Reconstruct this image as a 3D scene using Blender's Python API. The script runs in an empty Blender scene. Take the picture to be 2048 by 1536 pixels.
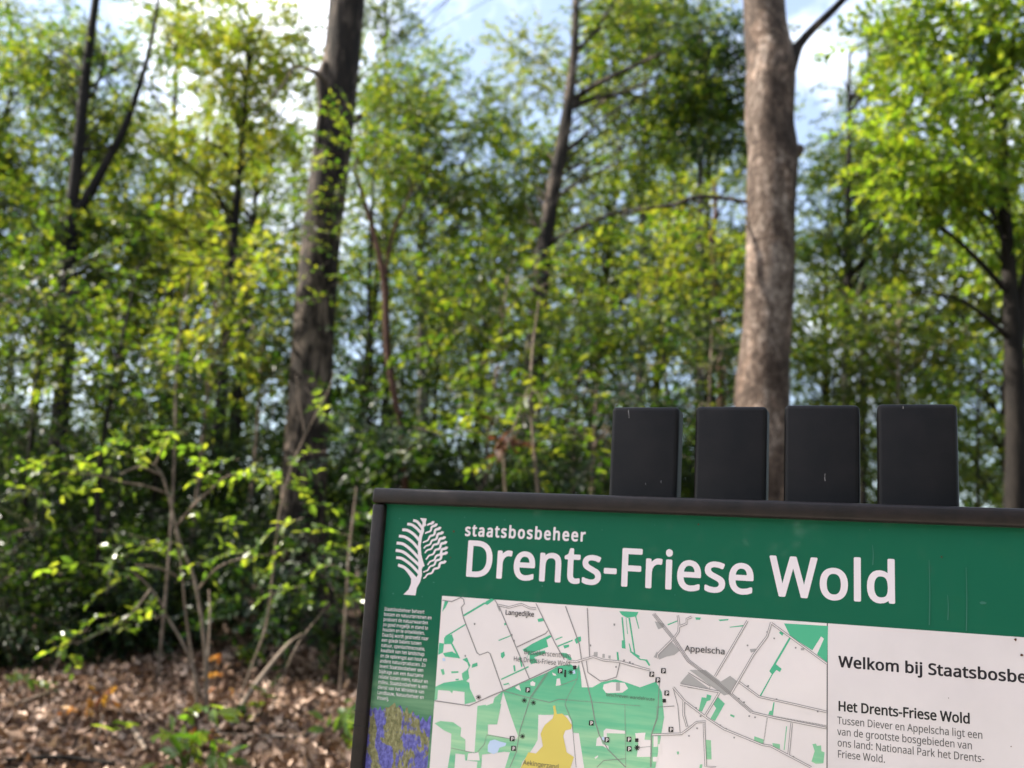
import bpy, math, random
import numpy as np
from mathutils import Vector, Matrix

SC = bpy.context.scene
COL = SC.collection
R = math.radians

# ------------------------------------------------------------------ camera
F_PX = 1998.0                      # focal length in pixels of the 2048 x 1536 photograph
PITCH, ROLL = R(10.87), R(3.58)
CAM = np.array([0.0, 0.0, 1.5])
_f = np.array([0, math.cos(PITCH), math.sin(PITCH)])
_u = np.array([0, -math.sin(PITCH), math.cos(PITCH)])
_r = np.array([1.0, 0, 0])
C_RIGHT = math.cos(ROLL) * _r + math.sin(ROLL) * _u
C_UP = -math.sin(ROLL) * _r + math.cos(ROLL) * _u
C_FWD = _f
cd = bpy.data.cameras.new('camera')
cam = bpy.data.objects.new('camera', cd)
COL.objects.link(cam)
M = Matrix.Identity(4)
for i in range(3):
    M[i][0], M[i][1], M[i][2], M[i][3] = C_RIGHT[i], C_UP[i], -C_FWD[i], CAM[i]
cam.matrix_world = M
cd.sensor_width = 36.0
cd.lens = 36.0 * F_PX / 2048.0
cd.clip_start, cd.clip_end = 0.05, 3000
cd.dof.use_dof = True
cd.dof.focus_distance = 1.19
cd.dof.aperture_fstop = cd.lens * 0.001 / 0.0072
SC.camera = cam

# ------------------------------------------------------------------ world, sun, exposure
SUN_EL, SUN_AZ = R(42), R(8)      # azimuth: degrees forward of due left
sun_to = np.array([-math.cos(SUN_AZ) * math.cos(SUN_EL), math.sin(SUN_AZ) * math.cos(SUN_EL), math.sin(SUN_EL)])
W = bpy.data.worlds.new('World')
SC.world = W
W.use_nodes = True
nt = W.node_tree
bg = nt.nodes['Background']
sky = nt.nodes.new('ShaderNodeTexSky')
sky.sky_type = 'NISHITA'
sky.sun_disc = False
sky.sun_elevation = SUN_EL
sky.sun_rotation = math.atan2(sun_to[0], sun_to[1])
sky.air_density, sky.dust_density, sky.ozone_density = 1.0, 1.5, 1.0
tc = nt.nodes.new('ShaderNodeTexCoord')
cl = nt.nodes.new('ShaderNodeTexNoise')
cl.inputs['Scale'].default_value = 2.2
cl.inputs['Detail'].default_value = 6
cl.inputs['Roughness'].default_value = 0.6
rp = nt.nodes.new('ShaderNodeValToRGB')
rp.color_ramp.elements[0].position, rp.color_ramp.elements[1].position = 0.53, 0.68
rp.color_ramp.elements[0].color = (.08, .08, .08, 1)          # thin veil of cloud everywhere
mx = nt.nodes.new('ShaderNodeMixRGB')
mx.inputs['Color2'].default_value = (10.5, 10.8, 11.6, 1)     # bright cloud, in the sky's own units
nt.links.new(tc.outputs['Generated'], cl.inputs['Vector'])
nt.links.new(cl.outputs['Fac'], rp.inputs['Fac'])
nt.links.new(rp.outputs['Color'], mx.inputs['Fac'])
nt.links.new(sky.outputs['Color'], mx.inputs['Color1'])
nt.links.new(mx.outputs['Color'], bg.inputs['Color'])
bg.inputs['Strength'].default_value = 0.105
sl = bpy.data.lights.new('sun', 'SUN')
sl.energy, sl.angle, sl.color = 5.0, R(0.5), (1.0, 0.93, 0.82)
so = bpy.data.objects.new('sun', sl)
COL.objects.link(so)
so.rotation_euler = Vector(-sun_to).to_track_quat('-Z', 'Y').to_euler()
so.location = (-30, 10, 40)
SC.view_settings.view_transform = 'Standard'
SC.view_settings.look = 'None'
SC.view_settings.exposure = 1.62
SC.view_settings.gamma = 1.0
SC.render.engine = 'CYCLES'
cy = SC.cycles
cy.use_denoising = True
cy.max_bounces, cy.diffuse_bounces, cy.glossy_bounces, cy.transmission_bounces = 4, 1, 2, 2
cy.sample_clamp_indirect = 6.0
cy.caustics_reflective = cy.caustics_refractive = False

# ------------------------------------------------------------------ helpers
def ray(px, py):
    return C_RIGHT * ((px - 1024) / F_PX) - C_UP * ((py - 768) / F_PX) + C_FWD

def at(px, py, y):
    """the point seen at photo pixel (px, py) that lies y metres ahead of the camera"""
    d = ray(px, py)
    return CAM + d * (y / d[1])

def smooth(a, b, x):
    t = np.clip((x - a) / (b - a), 0, 1)
    return t * t * (3 - 2 * t)

def ground(x, y):
    x, y = np.asarray(x, float), np.asarray(y, float)
    z = 0.62 * smooth(2.0, 5.5, y) + 0.30 * smooth(6.0, 12.0, y)
    z = z + 0.05 * np.sin(x * 1.7 + 0.6 * y) * smooth(2, 4, y) + 0.035 * np.sin(2.9 * y - x * 2.3) * smooth(2, 4, y)
    return z

def tag(o, label=None, cat=None, group=None, kind=None):
    if label: o['label'] = label
    if cat: o['category'] = cat
    if group: o['group'] = group
    if kind: o['kind'] = kind
    return o

def empty(name, loc):
    o = bpy.data.objects.new(name, None)
    o.empty_display_size = 0.1
    COL.objects.link(o)
    o.location = Vector(loc)
    return o

def thing(name, loc, label, cat, group=None):
    return tag(empty(name, loc), label, cat, group)

def mesh_np(name, V, polys, mats, matidx=None, smoothf=False):
    """polys: list of (k, ndarray (n,k)) groups"""
    me = bpy.data.meshes.new(name)
    V = np.asarray(V, np.float32)
    me.vertices.add(len(V))
    me.vertices.foreach_set('co', V.ravel())
    lv, ls, lt = [], [], []
    off = 0
    for a in polys:
        a = np.asarray(a, np.int32)
        n, k = a.shape
        lv.append(a.ravel())
        ls.append(off + np.arange(n, dtype=np.int32) * k)
        lt.append(np.full(n, k, np.int32))
        off += n * k
    lv, ls, lt = np.concatenate(lv), np.concatenate(ls), np.concatenate(lt)
    me.loops.add(len(lv))
    me.loops.foreach_set('vertex_index', lv)
    me.polygons.add(len(ls))
    me.polygons.foreach_set('loop_start', ls)
    me.polygons.foreach_set('loop_total', lt)
    if matidx is not None:
        me.polygons.foreach_set('material_index', np.asarray(matidx, np.int32))
    me.polygons.foreach_set('use_smooth', np.full(len(ls), bool(smoothf)))
    for m in mats: me.materials.append(m)
    me.update(calc_edges=True)
    me.validate()
    return me

def link(name, me, parent=None):
    o = bpy.data.objects.new(name, me)
    COL.objects.link(o)
    if parent is not None: o.parent = parent
    return o

def catmull(P, n):
    P = np.asarray(P, float)
    if len(P) < 3:
        t = np.linspace(0, 1, n)[:, None]
        return P[0] * (1 - t) + P[-1] * t
    Q = np.vstack([2 * P[0] - P[1], P, 2 * P[-1] - P[-2]])
    out = []
    ts = np.linspace(0, len(P) - 1 - 1e-9, n)
    for t in ts:
        i = int(t); f = t - i
        a, b, c, d = Q[i], Q[i + 1], Q[i + 2], Q[i + 3]
        out.append(0.5 * ((2 * b) + (c - a) * f + (2 * a - 5 * b + 4 * c - d) * f * f + (-a + 3 * b - 3 * c + d) * f ** 3))
    return np.array(out)

class Geo:
    """collects tubes, boxes and strips into one mesh"""
    def __init__(self): self.V, self.Q, self.T, self.n = [], [], [], 0
    def add(self, V, Q=None, T=None):
        V = np.asarray(V, float)
        if Q is not None and len(Q): self.Q.append(np.asarray(Q) + self.n)
        if T is not None and len(T): self.T.append(np.asarray(T) + self.n)
        self.V.append(V); self.n += len(V)
    def tube(self, P, rad, seg=6, n=None, bump=0.0, rng=None, cap=True):
        P = np.asarray(P, float)
        rad = np.asarray(rad, float)
        n = n or max(len(P), 2)
        C = catmull(P, n)
        rr = np.interp(np.linspace(0, 1, n), np.linspace(0, 1, len(rad)), rad)
        T = np.gradient(C, axis=0)
        T /= np.linalg.norm(T, axis=1)[:, None] + 1e-9
        ref = np.array([0.31, 0.95, 0.05]) if abs(T[0][1]) < 0.8 else np.array([1.0, 0, 0])
        A = np.cross(T, ref); A /= np.linalg.norm(A, axis=1)[:, None] + 1e-9
        B = np.cross(T, A)
        th = np.linspace(0, 2 * math.pi, seg, endpoint=False)
        r = np.repeat(rr[:, None], seg, 1)
        if bump and rng is not None:
            s = np.linspace(0, 1, n)[:, None]
            L = np.linalg.norm(np.diff(C, axis=0), axis=1).sum()
            for k in range(9):
                fz = rng.uniform(0.3, 3.2) * L; ka = rng.integers(0, 4)
                r = r * (1 + bump * rng.uniform(.3, 1) * np.sin(fz * s * 2 + ka * th[None] + rng.uniform(0, 6.3)))
        V = C[:, None] + r[:, :, None] * (np.cos(th)[None, :, None] * A[:, None] + np.sin(th)[None, :, None] * B[:, None])
        V = V.reshape(-1, 3)
        i = np.arange(n - 1)[:, None] * seg; j = np.arange(seg)[None]
        j2 = (j + 1) % seg
        Q = np.stack([i + j, i + j2, i + seg + j2, i + seg + j], -1).reshape(-1, 4)
        T3 = []
        if cap:
            V = np.vstack([V, C[0], C[-1]])
            a, b = n * seg, n * seg + 1
            for k in range(seg):
                T3.append((a, (k + 1) % seg, k)); T3.append((b, (n - 1) * seg + k, (n - 1) * seg + (k + 1) % seg))
        self.add(V, Q, T3)
        return self
    def polys(self):
        g = []
        if self.Q: g.append(np.concatenate(self.Q))
        if self.T: g.append(np.concatenate(self.T))
        return g
    def mesh(self, name, mat, smoothf=True, off=None):
        V = np.concatenate(self.V)
        if off is not None: V = V - np.asarray(off, float)
        return mesh_np(name, V, self.polys(), [mat], None, smoothf)

# ------------------------------------------------------------------ materials
def newmat(name):
    m = bpy.data.materials.new(name)
    m.use_nodes = True
    n = m.node_tree.nodes
    return m, m.node_tree, n['Principled BSDF'], n['Material Output']

def ramp(t, stops, fac):
    r = t.nodes.new('ShaderNodeValToRGB')
    e = r.color_ramp.elements
    while len(e) < len(stops): e.new(0.5)
    for i, (p, c) in enumerate(stops):
        e[i].position = p
        e[i].color = (*c, 1)
    t.links.new(fac, r.inputs['Fac'])
    return r.outputs['Color']

def noise(t, scale, detail=4, rough=0.55, vec=None, dist=0.0):
    n = t.nodes.new('ShaderNodeTexNoise')
    n.inputs['Scale'].default_value = scale
    n.inputs['Detail'].default_value = detail
    n.inputs['Roughness'].default_value = rough
    n.inputs['Distortion'].default_value = dist
    if vec is not None: t.links.new(vec, n.inputs['Vector'])
    return n.outputs['Fac']

def coords(t, scale=(1, 1, 1), kind='Object'):
    c = t.nodes.new('ShaderNodeTexCoord')
    mp = t.nodes.new('ShaderNodeMapping')
    mp.inputs['Scale'].default_value = scale
    t.links.new(c.outputs[kind], mp.inputs['Vector'])
    return mp.outputs['Vector']

def bump(t, b, h, strength=0.3, dist=0.01):
    n = t.nodes.new('ShaderNodeBump')
    n.inputs['Strength'].default_value = strength
    n.inputs['Distance'].default_value = dist
    t.links.new(h, n.inputs['Height'])
    t.links.new(n.outputs['Normal'], b.inputs['Normal'])

def leaf_mat(name, refl, trans, rough=0.38, mixf=0.5, spec=0.5):
    """refl / trans: three colours each, picked at random for every leaf"""
    m, t, b, out = newmat(name)
    g = t.nodes.new('ShaderNodeNewGeometry')
    rnd = g.outputs['Random Per Island']
    c1 = ramp(t, [(0.0, refl[0]), (0.5, refl[1]), (0.93, refl[2])], rnd)
    c2 = ramp(t, [(0.0, trans[0]), (0.5, trans[1]), (0.93, trans[2])], rnd)
    b.inputs['Roughness'].default_value = rough
    b.inputs['Specular IOR Level'].default_value = spec
    t.links.new(c1, b.inputs['Base Color'])
    tr = t.nodes.new('ShaderNodeBsdfTranslucent')
    t.links.new(c2, tr.inputs['Color'])
    mix = t.nodes.new('ShaderNodeMixShader')
    mix.inputs[0].default_value = mixf
    t.links.new(b.outputs[0], mix.inputs[1])
    t.links.new(tr.outputs[0], mix.inputs[2])
    t.links.new(mix.outputs[0], out.inputs['Surface'])
    return m

LEAF = {
 'mid': leaf_mat('leaf_green', [(.011, .034, .006), (.020, .053, .009), (.045, .075, .011)],
                 [(.060, .145, .007), (.17, .27, .013), (.34, .37, .023)], .45, .5, .35),
 'yellow': leaf_mat('leaf_yellow_green', [(.022, .053, .007), (.040, .078, .011), (.070, .086, .012)],
                 [(.17, .27, .013), (.31, .39, .020), (.44, .41, .030)], .45, .5, .35),
 'bright': leaf_mat('leaf_bright_green', [(.025, .065, .007), (.045, .095, .011), (.075, .11, .012)],
                 [(.20, .37, .016), (.36, .52, .024), (.50, .55, .035)], .45, .5, .35),
 'dark': leaf_mat('leaf_deep_green_shaded', [(.005, .015, .004), (.009, .027, .005), (.020, .042, .008)],  # leaf green lowered further, putting the undergrowth's shade into the colour
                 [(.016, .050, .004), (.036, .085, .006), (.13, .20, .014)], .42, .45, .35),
 'far': leaf_mat('leaf_far_green', [(.011, .032, .007), (.020, .049, .010), (.038, .064, .012)],
                 [(.060, .135, .011), (.16, .23, .016), (.30, .33, .023)], .45, .5, .3),
 'shrub': leaf_mat('leaf_fresh_green', [(.02, .06, .010), (.045, .10, .014), (.085, .14, .02)],
                 [(.13, .28, .016), (.34, .52, .028), (.56, .64, .04)], rough=0.30, spec=0.6),
 'orange': leaf_mat('leaf_orange', [(.26, .08, .015), (.36, .15, .02), (.42, .21, .03)],
                 [(.45, .14, .02), (.55, .24, .03), (.6, .35, .04)]),
 'rust': leaf_mat('leaf_dead_brown', [(.05, .022, .012), (.08, .034, .018), (.11, .05, .03)],
                 [(.08, .028, .015), (.11, .045, .02), (.14, .07, .03)]),
}

def bark_mat(name, dark, mid, light, vscale=6.0, stretch=0.18, bstr=0.6, patches=False):
    m, t, b, out = newmat(name)
    v = coords(t, (1, 1, stretch))
    n1 = noise(t, vscale * 4, 6, 0.65, v)
    v2 = coords(t, (1, 1, 0.55))
    n2 = noise(t, vscale * 0.55, 4, 0.6, v2, 0.6)
    add = t.nodes.new('ShaderNodeMath'); add.operation = 'MULTIPLY_ADD'
    add.inputs[1].default_value = 0.45
    t.links.new(n1, add.inputs[0])
    sc = t.nodes.new('ShaderNodeMath'); sc.operation = 'MULTIPLY'; sc.inputs[1].default_value = 0.55
    t.links.new(n2, sc.inputs[0]); t.links.new(sc.outputs[0], add.inputs[2])
    c = ramp(t, [(0.36, dark), (0.5, mid), (0.66, light)], add.outputs[0])
    if patches:                                   # lichen blotches brightened as painted sun patches, dark scars, fine flecks
        def over(c, fac, blend, amt):
            mm = t.nodes.new('ShaderNodeMixRGB'); mm.blend_type = blend; mm.inputs[0].default_value = amt
            t.links.new(c, mm.inputs[1]); t.links.new(fac, mm.inputs[2]); return mm.outputs[0]
        n3 = noise(t, 4.2, 5, .7, coords(t, (1, 1, 1.6)), .9)
        c = over(c, ramp(t, [(.50, (1, 1, 1)), (.56, (.42, .36, .32)), (.61, (1, 1, 1))], n3), 'MULTIPLY', .75)
        n4 = noise(t, 4.2, 6, .72, coords(t, (1, 1, .8)), .5)
        c = over(c, ramp(t, [(.44, (.66, .64, .62)), (.54, (1.1, 1.1, 1.1)), (.60, (2.0, 1.95, 1.9))], n4), 'MULTIPLY', .8)
        n5 = noise(t, 70, 3, .6, coords(t, (1, 1, .35)))
        c = over(c, ramp(t, [(.36, (.45, .42, .40)), (.52, (1.1, 1.1, 1.1))], n5), 'MULTIPLY', .8)
    t.links.new(c, b.inputs['Base Color'])
    b.inputs['Roughness'].default_value = 0.85
    b.inputs['Specular IOR Level'].default_value = 0.25
    bump(t, b, n1, bstr, 0.012)
    return m

BARK = {
 'beech': bark_mat('bark_tan_mottled', (.034, .023, .017), (.095, .066, .050), (.34, .275, .23), 6.0, 0.6, 0.5, True),
 'oak': bark_mat('bark_grey_brown', (.005, .0035, .0025), (.020, .014, .010), (.22, .165, .125), 7.0, 0.12, 0.9),
 'dark': bark_mat('bark_dark', (.005, .0035, .0025), (.011, .008, .006), (.026, .02, .015), 8.0, 0.2, 0.7),
 'grey': bark_mat('bark_grey', (.03, .026, .02), (.07, .062, .05), (.15, .135, .11), 8.0, 0.3, 0.5),
 'red': bark_mat('bark_reddish', (.03, .014, .010), (.07, .034, .022), (.12, .065, .045), 9.0, 0.3, 0.4),
 'twig': bark_mat('bark_pale_twig', (.10, .075, .055), (.18, .135, .10), (.30, .24, .19), 20.0, 0.4, 0.3),
}

# ------------------------------------------------------------------ foliage
RHOMB_V = np.array([[0, 0, 0], [.42, .5, .10], [1, 0, -.06], [.42, -.5, .10]])
RHOMB_T = np.array([[0, 2, 1], [0, 3, 2]])
OVAL_V = np.array([[0, 0, 0], [.22, .36, .05], [.55, .5, .05], [.82, .26, .0], [1.08, 0, -.16],
                   [.82, -.26, .0], [.55, -.5, .05], [.22, -.36, .05], [.25, 0, -.02], [.6, 0, -.04]])
OVAL_T = np.array([[0, 8, 1], [0, 7, 8], [8, 9, 2], [8, 2, 1], [8, 7, 6], [8, 6, 9], [9, 3, 2], [9, 4, 3], [9, 6, 5], [9, 5, 4]])

def spray_templates(seed, k, nleaf, L, ll, lw, oval=False, droop=0.15, jit=0.35):
    rng = np.random.default_rng(seed)
    LV, LT = (OVAL_V, OVAL_T) if oval else (RHOMB_V, RHOMB_T)
    out = []
    for _ in range(k):
        V, T = [], []
        for i in range(nleaf):
            t = (i + 0.7) / nleaf
            side = 1 if i % 2 else -1
            a = side * rng.uniform(.55, 1.15) * (1.0 if i < nleaf - 1 else 0.1)
            l = ll * rng.uniform(.65, 1.2); w = lw * rng.uniform(.7, 1.15)
            P = LV * np.array([l, w, l])
            roll = rng.normal(0, jit); tilt = rng.normal(-.12, jit)
            cr, sr, ct, st = math.cos(roll), math.sin(roll), math.cos(tilt), math.sin(tilt)
            P = P @ np.array([[1, 0, 0], [0, cr, -sr], [0, sr, cr]]).T
            P = P @ np.array([[ct, 0, -st], [0, 1, 0], [st, 0, ct]]).T
            ca, sa = math.cos(a), math.sin(a)
            P = P @ np.array([[ca, -sa, 0], [sa, ca, 0], [0, 0, 1]]).T
            x = L * (.12 + .88 * t)
            P = P + np.array([x, 0.02 * rng.normal(), -droop * L * t * t])
            T.append(LT + len(V) * len(LV)); V.append(P)
        nv = sum(len(p) for p in V)
        # the twig: a thin three sided tube
        xs = np.array([0, .5, 1.0]); tw = []
        for s in xs:
            for q in range(3):
                an = q * 2.094; r = 0.0035 * (1.2 - s * .8) * (L / .5)
                tw.append((L * s, r * math.cos(an), -droop * L * s * s + r * math.sin(an)))
        tq = []
        for s in range(2):
            for q in range(3):
                a0, a1 = s * 3 + q, s * 3 + (q + 1) % 3
                tq += [(a0, a1, a1 + 3), (a0, a1 + 3, a0 + 3)]
        out.append((np.concatenate(V), np.concatenate(T), np.array(tw), np.array(tq)))
    return out

TPL = {
 'beech': spray_templates(1, 8, 14, .50, .066, .038),
 'hazel': spray_templates(2, 8, 11, .46, .085, .058),
 'oak': spray_templates(3, 8, 13, .42, .088, .050, jit=.5),
 'far': spray_templates(4, 6, 14, .62, .105, .062, jit=.6),
 'shrub': spray_templates(5, 8, 7, .30, .090, .046, oval=True, droop=.2, jit=.45),
 'seed': spray_templates(6, 4, 5, .14, .10, .06, oval=True, droop=.3),
}

def foliage(rng, name, P, D, tpl, mats, scale=1.0, tiltj=.35, off=(0, 0, 0), extra=None, sj=.25):
    """sprays at points P pointing along D (unit vectors); returns a mesh: slot 0 leaves, slot 1 twigs"""
    tp = TPL[tpl]
    P = np.asarray(P, float) - np.asarray(off, float)
    D = np.asarray(D, float)
    n = len(P)
    which = rng.integers(0, len(tp), n)
    up = np.tile(np.array([0, 0, 1.0]), (n, 1)) + rng.normal(0, tiltj, (n, 3))
    X = D / (np.linalg.norm(D, axis=1)[:, None] + 1e-9)
    Y = np.cross(up, X); Y /= np.linalg.norm(Y, axis=1)[:, None] + 1e-9
    Z = np.cross(X, Y)
    S = scale * (1 + rng.uniform(-sj, sj, n))
    Vs, Tl, Tt = [], [], []
    base = 0
    for k in range(len(tp)):
        idx = np.where(which == k)[0]
        if not len(idx): continue
        for src, tri, dest in ((tp[k][0], tp[k][1], Tl), (tp[k][2], tp[k][3], Tt)):
            v = src[None] * S[idx, None, None]
            w = P[idx, None] + v[..., 0:1] * X[idx, None] + v[..., 1:2] * Y[idx, None] + v[..., 2:3] * Z[idx, None]
            Vs.append(w.reshape(-1, 3))
            m = len(src)
            dest.append((tri[None] + (np.arange(len(idx)) * m)[:, None, None]).reshape(-1, 3) + base)
            base += m * len(idx)
    polys = [np.concatenate(Tl), np.concatenate(Tt)]
    mi = [0] * len(polys[0]) + [1] * len(polys[1])
    if extra is not None and extra.n:
        Vs.append(np.concatenate(extra.V) - np.asarray(off, float))
        for g in extra.polys():
            polys.append(g + base); mi += [1] * len(g)
    return mesh_np(name, np.concatenate(Vs), polys, mats, mi, False)

def unit(rng, n):
    v = rng.normal(0, 1, (n, 3))
    return v / np.linalg.norm(v, axis=1)[:, None]

def crown_points(rng, cen, rad, nclump, per, cr, flat=.45, shell=.5):
    """leafy clumps spread through an ellipsoid, thinner towards its middle"""
    cen, rad = np.asarray(cen, float), np.asarray(rad, float)
    c = cen + unit(rng, nclump) * (rng.uniform(0, 1, (nclump, 1)) ** shell) * rad
    size = cr * rng.uniform(.45, 1.15, nclump)
    P, D = [], []
    for i in range(nclump):
        k = max(3, int(per * (size[i] / cr) ** 2 * rng.uniform(.6, 1.3)))
        u = unit(rng, k) * (rng.uniform(0, 1, (k, 1)) ** .55)
        P.append(c[i] + u * size[i] * np.array([1, 1, flat]))
        d = u * np.array([1, 1, .35]) + rng.normal(0, .35, (k, 3)) + (c[i] - cen) / np.linalg.norm(rad) * .5
        d[:, 2] -= .12
        D.append(d)
    return c, np.concatenate(P), np.concatenate(D)

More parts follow.
